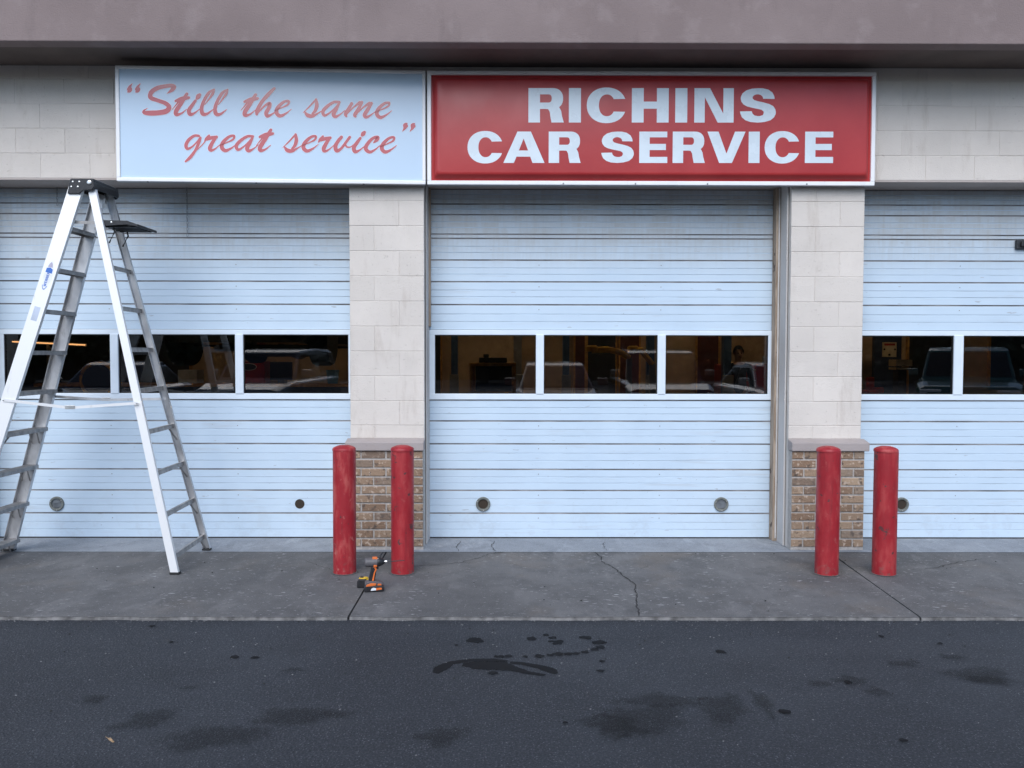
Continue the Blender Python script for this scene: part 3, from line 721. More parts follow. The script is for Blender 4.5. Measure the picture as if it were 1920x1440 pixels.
m = MB(); wbox(m, s0+.028, s1-.024, -.021, -.012, SZ0+.028, SZ1-.024); m.build('sign_face', M['sign_white'], ws)
tfL = lambda u, v, l: wp(-2.394+.000611*u, 3.795+.000009*u-.000612*v, -.0115+l)
def sh(pts, du, dv=0): return [(x+du, y+dv, w) for x, y, w in pts]
E_ = lambda x, y: [(x-20,y+125,12),(x+75,y+85,17),(x+150,y+45,28),(x+160,y+2,30),(x+95,y+15,36),(x+20,y+85,48),(x+2,y+150,52),(x+48,y+192,46),(x+125,y+160,24),(x+195,y+105,8)]
A1 = lambda x, y: [[(x+210,y+8,34),(x+140,y+8,36),(x+55,y+60,42),(x-2,y+125,46),(x+15,y+178,38),(x+70,y+155,24),(x+140,y+95,20),(x+205,y+25,24)], [(x+205,y+25,32),(x+170,y+95,46),(x+135,y+160,54),(x+160,y+195,42),(x+225,y+160,18),(x+280,y+115,10)]]
S1 = lambda x, y: [[(x,y+170,8),(x+68,y+105,18),(x+138,y+32,24),(x+168,y+2,22)], [(x+166,y+2,34),(x+176,y+75,48),(x+155,y+145,42),(x+118,y+185,26)], [(x+20,y+158,18),(x+55,y+203,50),(x+118,y+214,44),(x+190,y+178,20),(x+252,y+140,9)]]
I1 = lambda x, y: [(x+90,y,36),(x+42,y+65,46),(x+5,y+125,52),(x+22,y+175,48),(x+80,y+155,24),(x+155,y+95,9)]
T1 = lambda x, y: [[(x-55,y+205,8),(x,y+140,18),(x+30,y+100,26)], [(x+135,y+5,40),(x+70,y+110,52),(x-4,y+225,56),(x+2,y+270,46),(x+66,y+252,24),(x+130,y+200,9)], [(x-8,y+95,34),(x+75,y+68,58),(x+160,y+52,36)]]
Lw = lambda x, y: [[(x+60,y+200,10),(x+115,y+130,22),(x+163,y+58,36),(x+180,y+8,22)], [(x+182,y+4,18),(x+112,y+52,38),(x+52,y+148,43),(x+18,y+245,47),(x+30,y+318,53),(x+86,y+320,35),(x+166,y+262,10)]]
Q1 = lambda x, y: [[(x+62,y,6),(x+33,y+38,36),(x+27,y+72,68),(x+17,y+96,52),(x+8,y+106,24)]]
Q2 = lambda x, y: [[(x,y+102,6),(x+28,y+66,34),(x+42,y+28,68),(x+52,y+8,48),(x+58,y+2,22)]]
R1 = lambda x, y: [[(x-10,y+80,14),(x+15,y+45,40),(x+50,y+2,26)], [(x+18,y+48,46),(x+75,y+34,46),(x+145,y+22,38)], [(x+132,y+30,42),(x+88,y+100,48),(x+58,y+165,54),(x+74,y+195,40),(x+128,y+172,20),(x+190,y+118,9)]]
LET = [
 Q1(78,112), Q1(180,112),
 [[(577,240,4),(636,198,44),(668,158,58),(640,138,50),(560,145,50),(455,170,56),(378,225,58),(372,290,58),(455,325,50),(555,362,54),(603,410,60),(570,462,66),(470,484,66),(365,488,66),(287,482,48),(285,455,24),(330,425,5)]],
 T1(696,238), [I1(850,330), [(962,297,44),(978,274,62),(996,254,42)]], Lw(1000,178), Lw(1172,180),
 T1(1576,248), [[(1952,172,34),(1878,245,50),(1790,345,46),(1732,450,52),(1722,502,36)], [(1735,490,16),(1825,395,28),(1890,365,46),(1880,420,50),(1845,485,52),(1862,528,42),(1930,495,20),(1975,465,10)]],
 [E_(1975,332)],
 S1(2322,312), A1(2580,340),
 [[(2950,365,40),(2912,430,46),(2872,498,50),(2880,528,30)], [(2878,508,15),(2980,408,22),(3055,352,42)], [(3080,350,42),(3040,430,46),(2992,508,50),(2998,532,30)], [(2996,515,15),(3100,415,22),(3180,362,42)], [(3205,362,42),(3160,440,48),(3118,508,52),(3138,540,42),(3200,512,20),(3256,468,10)]],
 [E_(3275,352)],
 [[(978,780,32),(920,780,36),(850,830,42),(813,898,46),(830,945,38),(890,920,24),(955,855,20),(998,800,26)], [(1000,805,28),(975,872,40),(930,968,36),(862,1058,42),(805,1108,26)], [(925,985,10),(1000,915,12),(1055,855,14)]],
 R1(1060,772), [E_(1268,778)], A1(1460,780), T1(1768,700),
 S1(2055,762), [E_(2320,785)], R1(2525,785),
 [[(2815,798,42),(2770,852,46),(2735,920,52),(2755,975,50),(2810,945,34),(2870,870,36),(2922,800,38)], [(2905,830,30),(2868,885,24),(2885,925,24),(2935,925,16),(2970,895,9)]],
 [I1(2970,812), [(3085,772,44),(3100,753,60),(3114,736,40)]],
 [[(3232,872,16),(3275,832,50),(3285,800,44),(3222,815,40),(3150,890,48),(3130,950,52),(3180,992,42),(3250,962,24),(3318,905,9)]],
 [E_(3338,800)], Q2(3608,622), Q2(3706,625),
]
for li, strokes in enumerate(LET):
    halo = MB(); ink = MB(); l0 = (li % 3)*.0004
    for k, st in enumerate(strokes):
        V, Fc = ribbon(st, 7, True, 5.0); halo.add([tfL(x, y, .0006 + l0*.3 + k*.00008) for x, y in V], Fc)
        V, Fc = ribbon(st, 7, True); ink.add([tfL(x, y, .0014 + l0*.3 + k*.00008) for x, y in V], Fc)
    lt = ink.build('letter', M['vinyl_red'], ws)
    halo.build('letter_edge', M['vinyl_halo'], lt)
for s in (-2.2, -1.35, -.5):
    p = wp(s, SZ0+.002, -.012); MB().lathe((p.x, p.y, SZ0), [(.008, .0), (.008,-.004), (.0001,-.0045)], 10, 'Z').build('screw', M['rubber'], ws)

# ------------------------------------------------------------------ bollards
BOL = [(-1.197,-.690,.85,.5,3.1,'red steel bollard with faded pink paint nearest the ladder'), (-.773,-.690,.22,1.0,8.4,'red steel bollard with dark scuffs behind the cordless driver'),
       (2.330,-.712,.42,.7,15.2,'red steel bollard in front of the brick base away from the driver'), (2.751,-.712,.34,.75,23.7,'red steel bollard standing before the ribbed door and exhaust port')]
for i, (x, y, fade, scuff, seed, lab) in enumerate(BOL):
    b = empty('bollard', (x, y, 0), lab, 'bollard', 'red bollards guarding the piers')
    rr = .083; m = MB()
    prof = [(rr,-.02),(rr,.02)] + [(rr, .02+.87*k/12) for k in range(1,13)] + [(rr-.001,.905)]
    m.lathe((x,y,0), prof, 40); bo = m.build('post', bollard_mat('bollard_paint', fade, scuff, seed), b, angle=50)
    m = MB(); m.lathe((x,y,0), [(rr+.0015,.896),(rr+.002,.908),(rr-.004,.918),(rr-.02,.926),(.04,.934),(.0001,.937)], 40)
    m.build('cap', bollard_mat('bollard_cap_paint', fade*.6+.3, scuff, seed+5), b, angle=60)
    m = MB(); q = random.Random(i); nn = 36; pts = [(x+(rr+.006+q.uniform(0,.016))*math.cos(2*math.pi*k/nn), y+(rr+.006+q.uniform(0,.016))*math.sin(2*math.pi*k/nn), .004) for k in range(nn)]
    m.add(pts, [tuple(range(nn))]); m.build('footing', M['concrete'], b)
    bo.rotation_euler = (R(q.uniform(-.2,.2)), R((.1,.0,.35,.25)[i]), 0)

# ------------------------------------------------------------------ stepladder
lad = empty('stepladder', (-3.2,-.4,0), 'tall aluminium stepladder with black top cap standing open', 'ladder')
FN = (Vector((-4.00,-.78,.012)), Vector((-3.155,-.60,2.83))); FF = (Vector((-4.045,-.03,.012)), Vector((-3.155,-.25,2.83)))
RN = (Vector((-2.415,-.76,.012)), Vector((-3.060,-.585,2.83))); RF = (Vector((-2.450,-.005,.012)), Vector((-3.080,-.265,2.83)))
def channel(p0, p1, w, depth, inward, mat, name):
    d = (p1-p0).normalized(); a = d.cross(Vector((0,1,0))).normalized(); b = a.cross(d).normalized()
    if b.y*inward < 0: b = -b
    L = (p1-p0).length; c = (p0+p1)/2; t = .0028; m = MB()
    m.obox(c, a, b, d, w/2, t/2, L/2)
    for s in (-1, 1): m.obox(c + a*s*(w/2-t/2) + b*(depth/2+t/2), a, b, d, t/2, depth/2, L/2)
    o = m.build(name, mat, lad)
    return d, a, b
dn = channel(*FN, .102, .028, 1, M['alu_bright'], 'front_rail'); df = channel(*FF, .102, .028, -1, M['alu'], 'front_rail')
drn = channel(*RN, .056, .024, 1, M['alu_bright'], 'rear_rail'); drf = channel(*RF, .056, .024, -1, M['alu'], 'rear_rail')
lerp = lambda p, z: p[0] + (p[1]-p[0])*((z-p[0].z)/(p[1].z-p[0].z))
for k in range(9):
    z = 2.83 - .303*(k+1)
    if z < .1: break
    pn, pf = lerp(FN, z), lerp(FF, z)
    m = MB(); xm = (pn.x+pf.x)/2
    m.box(xm-.046, xm+.046, pn.y+.004, pf.y-.004, z-.003, z).box(xm-.046, xm-.043, pn.y+.004, pf.y-.004, z-.026, z-.003).box(xm+.043, xm+.046, pn.y+.004, pf.y-.004, z-.030, z-.003)
    for q in range(6): m.box(xm-.040+q*.0145, xm-.036+q*.0145, pn.y+.006, pf.y-.006, z, z+.0018)
    m.build('step', M['worn_alu'], lad)
    if k > 4:
        for (pp, s) in ((pn, 1), (pf, -1)):
            for xo in (-.03, .03):
                MB().bar((xm+xo, pp.y+s*.14, z-.012), (lerp(FN if s > 0 else FF, z-.13).x+xo, lerp(FN if s > 0 else FF, z-.13).y+s*.012, z-.13), .012, .003).build('brace', M['worn_alu'], lad)
    zr = z + .01; pn, pf = lerp(RN, zr), lerp(RF, zr)
    if k > 0:
        m = MB(); xm = (pn.x+pf.x)/2
        m.bar((pn.x, pn.y+.002, zr), (pf.x, pf.y-.002, zr), .034, .003, Vector((1,0,.2))).bar((pn.x-.008, pn.y+.003, zr+.0155), (pf.x-.008, pf.y-.003, zr+.0155), .0028, .020, Vector((1,0,0)))
        m.build('rear_bar', M['worn_alu'], lad)
        if k > 4:
            for (pp, s, rl) in ((pn, 1, RN), (pf, -1, RF)):
                q = lerp(rl, zr-.11); MB().bar((pp.x, pp.y+s*.09, zr-.014), (q.x, q.y+s*.01, zr-.11), .012, .003).build('brace', M['worn_alu'], lad)
# top cap, rivets, pivot bolts
cy0, cy1 = -.622, -.232; prof = [(-3.215,2.762),(-3.128,2.762),(-3.10,2.785),(-3.035,2.79),(-3.018,2.81),(-3.025,2.872),(-3.19,2.872)]
m = MB(); m.prism(prof, cy0, cy0+.012, 'Y'); m.prism(prof, cy1-.012, cy1, 'Y'); m.box(-3.193,-3.022,cy0+.012,cy1-.012,2.852,2.872); m.box(-3.195,-3.187,cy0+.012,cy1-.012,2.80,2.852); m.box(-3.03,-3.022,cy0+.012,cy1-.012,2.80,2.852)
m.build('top_cap', M['black_plastic'], lad, bevel=.006)
for (x, z) in ((-3.172,2.848),(-3.125,2.848),(-3.183,2.812),(-3.136,2.812)): MB().lathe((x, cy0, z), [(.0075,-.0002),(.006,-.003),(.0001,-.004)], 10, 'Y').build('rivet', M['rivet'], lad)
MB().lathe((-3.052, cy0, 2.843), [(.016,-.0002),(.016,-.004),(.011,-.006),(.010,-.010),(.0001,-.0105)], 16, 'Y').build('pivot_bolt', M['rivet'], lad)
# pail shelf
pa = MB(); sy0, sy1 = -.575, -.255
pa.box(-2.99,-2.80,sy0,sy1,2.545,2.552).prism([(-3.0,2.535),(-2.80,2.548),(-2.725,2.532),(-2.725,2.548),(-2.80,2.574),(-3.0,2.578)], sy0-.008, sy0, 'Y').prism([(-3.0,2.535),(-2.80,2.548),(-2.725,2.532),(-2.725,2.548),(-2.80,2.574),(-3.0,2.578)], sy1, sy1+.008, 'Y').box(-2.80,-2.73,sy0,sy1,2.540,2.548).box(-2.735,-2.727,sy0,sy1,2.533,2.55).box(-3.0,-2.992,sy0,sy1,2.54,2.575)
for q in range(5): pa.box(-2.985,-2.745,sy0+.03+q*.06,sy0+.045+q*.06,2.530,2.545)
pa.build('pail_shelf', M['black_plastic'], lad)
for x in (-2.985, -2.915): MB().lathe((x, sy0-.008, 2.562), [(.008,-.0002),(.006,-.003),(.0001,-.004)], 10, 'Y').build('rivet', M['rivet'], lad)
for y in (sy0+.006, sy1-.006): MB().bar((-3.20,y,2.565), (-2.985,y,2.558), .022, .004).build('shelf_arm', M['worn_alu'], lad)
for y in (sy0+.05, sy1-.05): MB().tube([(-2.93,y,2.54),(-2.92,y,2.50),(lerp(RN,2.42).x-.0, y*.98, 2.42)], .006, 6).build('shelf_strut', M['black_plastic'], lad)
# spreader bars, folded at the middle hinge
for (fr, rr_, dz) in ((FN, RN, -.045), (FF, RF, -.02)):
    s = -1 if fr is FN else 1; y = lerp(fr, 1.26).y + s*.008
    a = Vector((lerp(fr,1.26).x-.03, y, 1.262)); c = Vector((lerp(rr_,1.24).x+.005, y-.001*s, 1.240)); b = (a+c)/2 + Vector((-.0,0,dz))
    MB().bar(a, b, .020, .004).build('spreader', M['alu_bright'] if s < 0 else M['alu'], lad)
    MB().bar(b, c, .020, .004).build('spreader', M['alu_bright'] if s < 0 else M['alu'], lad)
    MB().box(b.x-.036, b.x+.036, y-.005 if s < 0 else y+.0022, y-.0022 if s < 0 else y+.005, b.z-.010, b.z+.018).build('spreader_hinge', M['rivet'], lad, bevel=.002)
    for p in (a, c): MB().lathe((p.x, y+s*.002, p.z), [(.007, 0), (.006, s*.004), (.0001, s*.005)], 10, 'Y').build('rivet', M['rivet'], lad)
# feet
for p in (FN, FF, RN, RF):
    q = p[0]; w = .055 if p in (FN, FF) else .034; s = 1 if q.y < -.4 else -1
    MB().box(q.x-w, q.x+w, min(q.y-.006*s, q.y+.036*s), max(q.y-.006*s, q.y+.036*s), .0005 if q.y < -.1 else .0045, .018).build('foot', M['rubber'], lad, bevel=.003)
# maker's sticker and label on the near rail
d, a, b = dn
if a.x > 0: a = -a                    # a points down-left across the rail
M['sticker_blue'] = plain('sticker_blue', (.045,.16,.52), .35); M['sticker_white'] = plain('sticker_white', (.8,.82,.84), .35); M['sticker_grey'] = plain('sticker_grey', (.42,.40,.50), .4); M['label_blue'] = plain('pale_label', (.50,.56,.66), .5)
def on_rail(z, u, v, l):             # u along the rail (up), v across (right positive)
    c = lerp(FN, z); return c + d*u - a*v + Vector((0,-.0018-l,0))
st = MB(); st.mat(1).add([on_rail(2.165, p[0], p[1], .0) for p in arc(0,0,.112,.030,0,360,36)[:-1]], [tuple(range(36))])
st.mat(0).add([on_rail(2.165, p[0], p[1], .0003) for p in [(-.108,.0)] + arc(0,0,.106,.026,180,226,8) + arc(-.01,0,.09,.021,226,134,8)[::1] + arc(0,0,.106,.026,134,180,8)], [tuple(range(28))])
st.mat(0).add([on_rail(2.165, *p, .0003) for p in [(.022,.024),(.022,-.024),(.052,-.023),(.058,-.012),(.062,0),(.058,.012),(.052,.023)]], [tuple(range(7))])
st.mat(2).add([on_rail(2.165, *p, .0003) for p in [(.064,.018),(.064,-.018),(.088,-.012),(.106,0),(.088,.012)]], [tuple(range(5))])
sk = st.build('sticker', [M['sticker_blue'], M['sticker_white'], M['sticker_grey']], lad)
u = -.082
for ch in 'WERNER':
    w = GL[ch][0]/340*.017*.85
    glyph(ch, u, u+w, .009, -.010, lambda uu, vv, l: on_rail(2.165, uu, -vv, .0006+l), 'letter', M['sticker_blue'], sk); u += w+.0026
MB().add([on_rail(1.89, *p, .0) for p in ((-.055,-.022),(.05,-.022),(.05,.022),(-.055,.022))], [(0,1,2,3)]).build('label', M['label_blue'], lad)

# ------------------------------------------------------------------ cordless driver and tape measure
M['orange'] = plain('orange_plastic', (.72,.16,.03), .45, 0, .1, 30); M['grey_plastic'] = plain('grey_plastic', (.10,.095,.10), .5, 0, .2, 30); M['yellow'] = plain('yellow_plastic', (.72,.46,.03), .4, 0, .1, 30)
DX, DY = -.905, -1.165
dr = empty('cordless_driver', (DX, DY, 0), 'orange and black cordless impact driver standing on its battery', 'power tool')
m = MB(); m.prism([(-.064,.002),(.060,.002),(.066,.012),(.066,.036),(.05,.044),(-.058,.044),(-.066,.034),(-.066,.012)], -.036, .036, 'Y')
def shifted(m):
    m.v = [(x*math.cos(.18)-y*math.sin(.18)+DX, x*math.sin(.18)+y*math.cos(.18)+DY, z) for x, y, z in m.v]; return m
shifted(m).build('battery', M['black_plastic'], dr, bevel=.005)
m = MB(); m.prism([(-.060,.0445),(.062,.0445),(.056,.058),(.020,.070),(-.030,.074),(-.062,.062)], -.033, .033, 'Y'); shifted(m).build('battery_shoe', M['grey_plastic'], dr, bevel=.004)
m = MB(); m.prism([(-.055,.040),(.012,.046),(.014,.060),(-.02,.063),(-.05,.053)], -.0385, -.0335, 'Y'); shifted(m).build('orange_clip', M['orange'], dr, bevel=.002)
m = MB(); m.prism([(.022,.044),(.050,.046),(.046,.056),(.024,.058)], -.0385, -.0335, 'Y'); shifted(m).build('orange_clip', M['orange'], dr, bevel=.002)
m = MB(); m.mat(0).prism([(-.024,.012),(.012,.014),(.012,.028),(-.006,.032),(-.018,.026)], -.0375, -.0362, 'Y').mat(1).prism([(.013,.014),(.052,.018),(.048,.030),(.013,.029)], -.0375, -.0362, 'Y'); shifted(m).build('battery_badge', [M['sticker_white'], M['orange']], dr)
m = MB(); m.prism([(-.036,.072),(.004,.072),(.010,.100),(.014,.130),(.024,.168),(-.018,.168),(-.026,.130),(-.034,.095)], -.017, .017, 'Y'); shifted(m).build('handle', M['black_plastic'], dr, bevel=.007, seg=3)
m = MB(); m.prism([(-.014,.074),(-.002,.074),(.001,.100),(.007,.128),(.018,.150),(.012,.166),(-.004,.166),(.008,.150),(-.002,.128),(-.008,.100)], -.0195, -.0165, 'Y'); shifted(m).build('handle_inlay', M['orange'], dr, bevel=.001)
m = MB(); m.box(.016,.030,-.009,.009,.150,.172); shifted(m).build('trigger', M['black_plastic'], dr, bevel=.003)
m = MB(); m.lathe((0,0,.196), [(.0001,-.064),(.022,-.063),(.030,-.056),(.032,-.030),(.032,.010),(.030,.022)], 20, 'X'); shifted(m).build('motor_housing', M['grey_plastic'], dr, angle=40)
m = MB(); m.lathe((0,0,.196), [(.0305,.021),(.0315,.030),(.030,.040),(.024,.054),(.016,.066),(.011,.070),(.0001,.0702)], 20, 'X'); shifted(m).build('nose_cone', M['black_plastic'], dr, angle=40)
m = MB(); m.prism([(-.012,.219),(.022,.216),(.024,.226),(.016,.2305),(-.010,.231)], -.020, .012, 'Y'); m.prism([(-.004,.170),(.022,.172),(.016,.182),(-.002,.184)], -.0325, -.024, 'Y'); shifted(m).build('orange_accent', M['orange'], dr, bevel=.002)
m = MB(); m.lathe((0,0,.196), [(.0085,.070),(.0095,.073),(.0095,.086),(.007,.088),(.0001,.0882)], 14, 'X'); shifted(m).build('chuck', M['chrome'], dr, angle=40)
m = MB(); m.tube([(.088,0,.196),(.150,0,.197),(.205,0,.198)], [.0036,.0036,.0022], 8); shifted(m).build('bit', M['black_plastic'], dr)
m = MB(); m.tube([(.036,.01,.222),(.046,.02,.240),(.062,.03,.254)], [.007,.006,.003], 8); shifted(m).build('belt_hook', M['black_plastic'], dr)
m = MB(); m.lathe((.026,-.018,.221), [(.0075,-.004),(.0075,.003),(.0001,.0045)], 10, 'Z'); shifted(m).build('work_light', M['chrome'], dr, angle=40)
TX, TY = -.992, -1.085
tm = empty('tape_measure', (TX, TY, 0), 'small black and yellow tape measure behind the driver battery', 'tape measure')
m = MB(); m.prism([(-.040,.002),(.030,.002),(.034,.010),(.034,.050),(.020,.062),(-.026,.062),(-.040,.048)], TY-.022, TY+.022, 'Y'); m.v = [(x+TX, y, z) for x, y, z in m.v]; m.build('case', M['black_plastic'], tm, bevel=.006, seg=3)
m = MB(); m.prism([(-.030,.0625),(.020,.0625),(.036,.050),(.036,.012),(.042,.012),(.043,.054),(.024,.070),(-.026,.069)], TY-.016, TY+.016, 'Y'); m.v = [(x+TX, y, z) for x, y, z in m.v]; m.build('yellow_band', M['yellow'], tm, bevel=.002)
m = MB(); m.lathe((TX+.018, TY-.004, .068), [(.016,0),(.015,.004),(.0001,.005)], 16, 'Z'); m.build('lock_button', M['yellow'], tm, angle=40)
m = MB(); m.lathe((TX-.010, TY+.002, .068), [(.012,0),(.011,.006),(.0001,.007)], 16, 'Z'); m.build('belt_clip', M['black_plastic'], tm, angle=40)

# ------------------------------------------------------------------ litter on the asphalt
M['twig'] = plain('dry_leaf', (.30,.20,.11), .8, 0, .3, 60)
x, y = -1.663, -3.29
m = MB(); m.add([(x-.022,y+.018,ASZ+.004),(x-.002,y+.008,ASZ+.010),(x+.026,y-.018,ASZ+.004),(x+.020,y-.022,ASZ+.003),(x-.008,y+.000,ASZ+.005)], [(0,1,4),(1,2,3,4)]); m.tube([(x-.034,y+.030,ASZ+.003),(x-.021,y+.018,ASZ+.004)], .0013, 5)
tag(m.build('dry_leaf', M['twig']), 'small dry brown leaf lying on the asphalt', 'leaf')
M['pebble'] = plain('pale_pebble', (.20,.20,.20), .9, 0, .3, 40)
pb = MB(); rr = random.Random(5)
def pebble(m, x, y, z, r):
    vs_ = [(x+r*rr.uniform(.7,1.2)*a, y+r*rr.uniform(.7,1.2)*b, z+r*(.45+.6*c)) for a, b, c in ((1,0,0),(0,1,0),(-1,0,0),(0,-1,0),(0,0,1),(0,0,-1))]
    m.add(vs_, [(0,1,4),(1,2,4),(2,3,4),(3,0,4),(1,0,5),(2,1,5),(3,2,5),(0,3,5)])
for k in range(420):
    yy = -1.735 - abs(rr.gauss(0, .9)); pebble(pb, rr.uniform(-4.2, 4.2), yy, ASZ, rr.choice((.0025,.003,.0035,.004,.006)))
for k in range(160): pebble(pb, rr.uniform(-4.2, 4.2), -1.728-abs(rr.gauss(0,.012)), ASZ, rr.uniform(.003,.007))
for k in range(90): pebble(pb, rr.uniform(-4.2, 4.2), rr.uniform(-1.7,-.1), 0, rr.choice((.002,.0025,.003,.004)))
tag(pb.build('gravel', M['pebble']), 'loose pale grit scattered over asphalt and apron', 'gravel', kind='stuff')
M['dark_bit'] = plain('dark_grit', (.03,.03,.03), .9)
pb = MB()
for k in range(160): pebble(pb, rr.uniform(-4.2, 4.2), -1.74 - abs(rr.gauss(0,.9)) if k % 3 else rr.uniform(-1.7,-.1), ASZ if k % 3 else 0, rr.uniform(.003,.008))
tag(pb.build('dark_gravel', M['dark_bit']), 'dark crumbs scattered over asphalt and apron', 'gravel', kind='stuff')
#PART2
# ------------------------------------------------------------------ vehicles
def car_paint(name, col, rough=.22):
    n = N(name); f = n.noise(3, 4); n.set(n.mix(n.ramp(f, .3, .7), tuple(q*.94 for q in col), tuple(min(1,q*1.05) for q in col)), rough, 0, .5, .6); return n.m
M['tyre'] = plain('tyre_rubber', (.018,.018,.018), .8); M['lamp_glass'] = plain('lamp_glass', (.62,.64,.66), .12); M['grille'] = plain('dark_grille', (.02,.02,.02), .4)
KIND = {  # stations (y, z_low, z_belt, half width) and cabin (y, z) windscreen base, top, rear top, rear base
 'sedan':  dict(L=[(2.25,.34,.62,.60),(2.12,.26,.70,.80),(1.70,.24,.84,.87),(.85,.24,.92,.90),(-.2,.24,.94,.91),(-1.3,.25,.95,.90),(-2.0,.28,.93,.84),(-2.30,.36,.82,.66)], C=((1.05,.91),(.25,1.43),(-.85,1.44),(-1.65,.94)), hw=(.80,.60), wr=.32, ax=(1.38,-1.32)),
 'suv':    dict(L=[(2.30,.42,.80,.68),(2.16,.34,.92,.86),(1.70,.32,1.02,.92),(.95,.32,1.08,.94),(-.2,.32,1.10,.95),(-1.5,.33,1.11,.94),(-2.15,.36,1.10,.90),(-2.32,.42,1.05,.82)], C=((1.10,1.07),(.45,1.70),(-1.95,1.72),(-2.22,1.10)), hw=(.84,.70), wr=.37, ax=(1.40,-1.40)),
 'pickup': dict(L=[(2.70,.48,.84,.78),(2.58,.40,1.00,.90),(2.10,.38,1.08,.96),(1.15,.38,1.12,.98),(0.0,.38,1.13,.98),(-1.3,.40,1.13,.98),(-2.6,.44,1.13,.97),(-2.72,.50,1.08,.94)], C=((1.20,1.11),(.62,1.76),(-.75,1.78),(-1.0,1.12)), hw=(.88,.74), wr=.40, ax=(1.75,-1.70)),
}
def vehicle(name, kind, paint, loc, rz, label, cat, group, lift_open=False):
    K = KIND[kind]; o = empty(name, loc, label, cat, group); base = Vector(loc)
    o.rotation_euler = (0, 0, rz)
    def put(m, nm, mat, **kw):
        m.v = [Vector(p)+base for p in m.v]; return m.build(nm, mat, o, **kw)
    m = MB(); vs_ = []; n_ = 10
    for (y, zl, zb, hw) in K['L']:
        vs_ += [(-hw*.88,y,zl),(-hw,y,zl+.16),(-hw,y,zb-.16),(-hw*.97,y,zb-.05),(-hw*.86,y,zb),(hw*.86,y,zb),(hw*.97,y,zb-.05),(hw,y,zb-.16),(hw,y,zl+.16),(hw*.88,y,zl)]
    fs = []; ns = len(K['L'])
    for i in range(ns-1):
        for k in range(n_): k2 = (k+1) % n_; fs.append((i*n_+k, i*n_+k2, (i+1)*n_+k2, (i+1)*n_+k))
    fs += [tuple(range(n_)), tuple((ns-1)*n_+k for k in range(n_))]
    m.add(vs_, fs); put(m, 'body', paint, bevel=.03, seg=2)
    (y0,z0),(y1,z1),(y2,z2),(y3,z3) = K['C']; hb, ht = K['hw']
    m = MB(); vs_ = []
    prof = [(y0,z0-.06,hb),(y1+.04,z1-.05,ht+.03),(y1-.10,z1,ht-.02),((y1+y2)/2,max(z1,z2)+.015,ht),(y2+.10,z2,ht-.02),(y2-.03,z2-.05,ht+.03),(y3,z3-.06,hb)]
    top = [(-w,y,z) for y,z,w in prof] + [(w,y,z) for y,z,w in prof]; k = len(prof)
    m.add(top, [(i,i+1,k+i+1,k+i) for i in range(k-1)] + [tuple(range(k)), tuple(range(k,2*k))] + [(0,k,2*k-1,k-1)]); put(m, 'cabin', paint, bevel=.025)
    def quad(a, b, c, d, off):
        a, b, c, d = map(Vector, (a, b, c, d)); nn = (b-a).cross(d-a).normalized(); ce = (a+b+c+d)/4
        return [ce + (p-ce)*.92 + nn*off for p in (a, b, c, d)]
    def both(q, nm, mat):
        m = MB(); m.add(q, [(0,1,2,3)]); put(m, nm, mat)
    zt = z1-.045
    f_ = lambda t: (y0+(y1+.04-y0)*t, (z0-.06)+(z1-.05-z0+.06)*t, hb+(ht+.03-hb)*t)
    ya, za, wa = f_(.14); yb, zb_, wb = f_(.97)
    both(quad((wa,ya,za),(-wa,ya,za),(-wb,yb,zb_),(wb,yb,zb_), -.012 if False else .012), 'windscreen', M['car_glass'])
    g_ = lambda t: (y3+(y2-.03-y3)*t, (z3-.06)+(z2-.05-z3+.06)*t, hb+(ht+.03-hb)*t)
    ya, za, wa = g_(.2); yb, zb_, wb = g_(.95)
    both(quad((-wa,ya,za),(wa,ya,za),(wb,yb,zb_),(-wb,yb,zb_), .012), 'rear_window', M['car_glass'])
    for s in (-1, 1):
        ym = (y1+y2)/2-.05; zl = z0+.0
        sw = lambda z: hb + (ht+.03-hb)*((z-z0+.06)/(z1-.05-z0+.06))
        for (p, q, p2, q2) in ((y0-.22, ym+.04, y1-.02, ym+.04), (ym-.04, y3+.25, ym-.04, y2+.06)):
            zz0, zz1 = zl+.05, z1-.10
            both([Vector((s*(sw(zz0)+.012),p,zz0)), Vector((s*(sw(zz0)+.012),q,zz0)), Vector((s*(sw(zz1)+.012),q2,zz1)), Vector((s*(sw(zz1)+.012),p2,zz1))], 'side_window', M['car_glass'])
        m = MB(); m.box(min(s*(hb+.06), s*(hb+.28)), max(s*(hb+.06), s*(hb+.28)), y0-.32, y0-.20, z0+.06, z0+.22); put(m, 'mirror', paint, bevel=.03)
        fy, _, fzb, fw = K['L'][1]; m = MB(); m.box(min(s*fw*.52, s*fw*.96), max(s*fw*.52, s*fw*.96), fy-.10, fy+.085, fzb-.21, fzb-.06); put(m, 'headlight', M['lamp_glass'], bevel=.03)
        for ya in K['ax']:
            wr = K['wr']; x = s*(K['L'][3][3]-.10); m = MB()
            m.lathe((x, ya, wr), [(wr*.62,-.11),(wr*.95,-.11),(wr,-.08),(wr,.08),(wr*.95,.11),(wr*.62,.11)], 24, 'X'); w_ = put(m, 'wheel', M['tyre'], angle=40)
            m = MB(); m.lathe((x, ya, wr), [(.0001,.07*s),(.07,.09*s),(wr*.5,.06*s),(wr*.63,.105*s),(wr*.64,-.06*s)], 20, 'X'); m.v = [Vector(p)+base for p in m.v]; m.build('rim', M['steel'], w_, angle=40)
    fy, fl, fzb, fw = K['L'][0]; m = MB(); m.box(-fw*.62, fw*.62, fy-.03, fy+.03, fzb-.20, fzb-.06); put(m, 'grille', M['grille'], bevel=.01)
    m = MB(); m.box(-fw*1.2, fw*1.2, fy-.12, fy+.07, fl+.02, fl+.18); put(m, 'bumper', M['steel'] if kind == 'pickup' else paint, bevel=.04)
    return o
G1 = 'vehicles parked facing the garage'
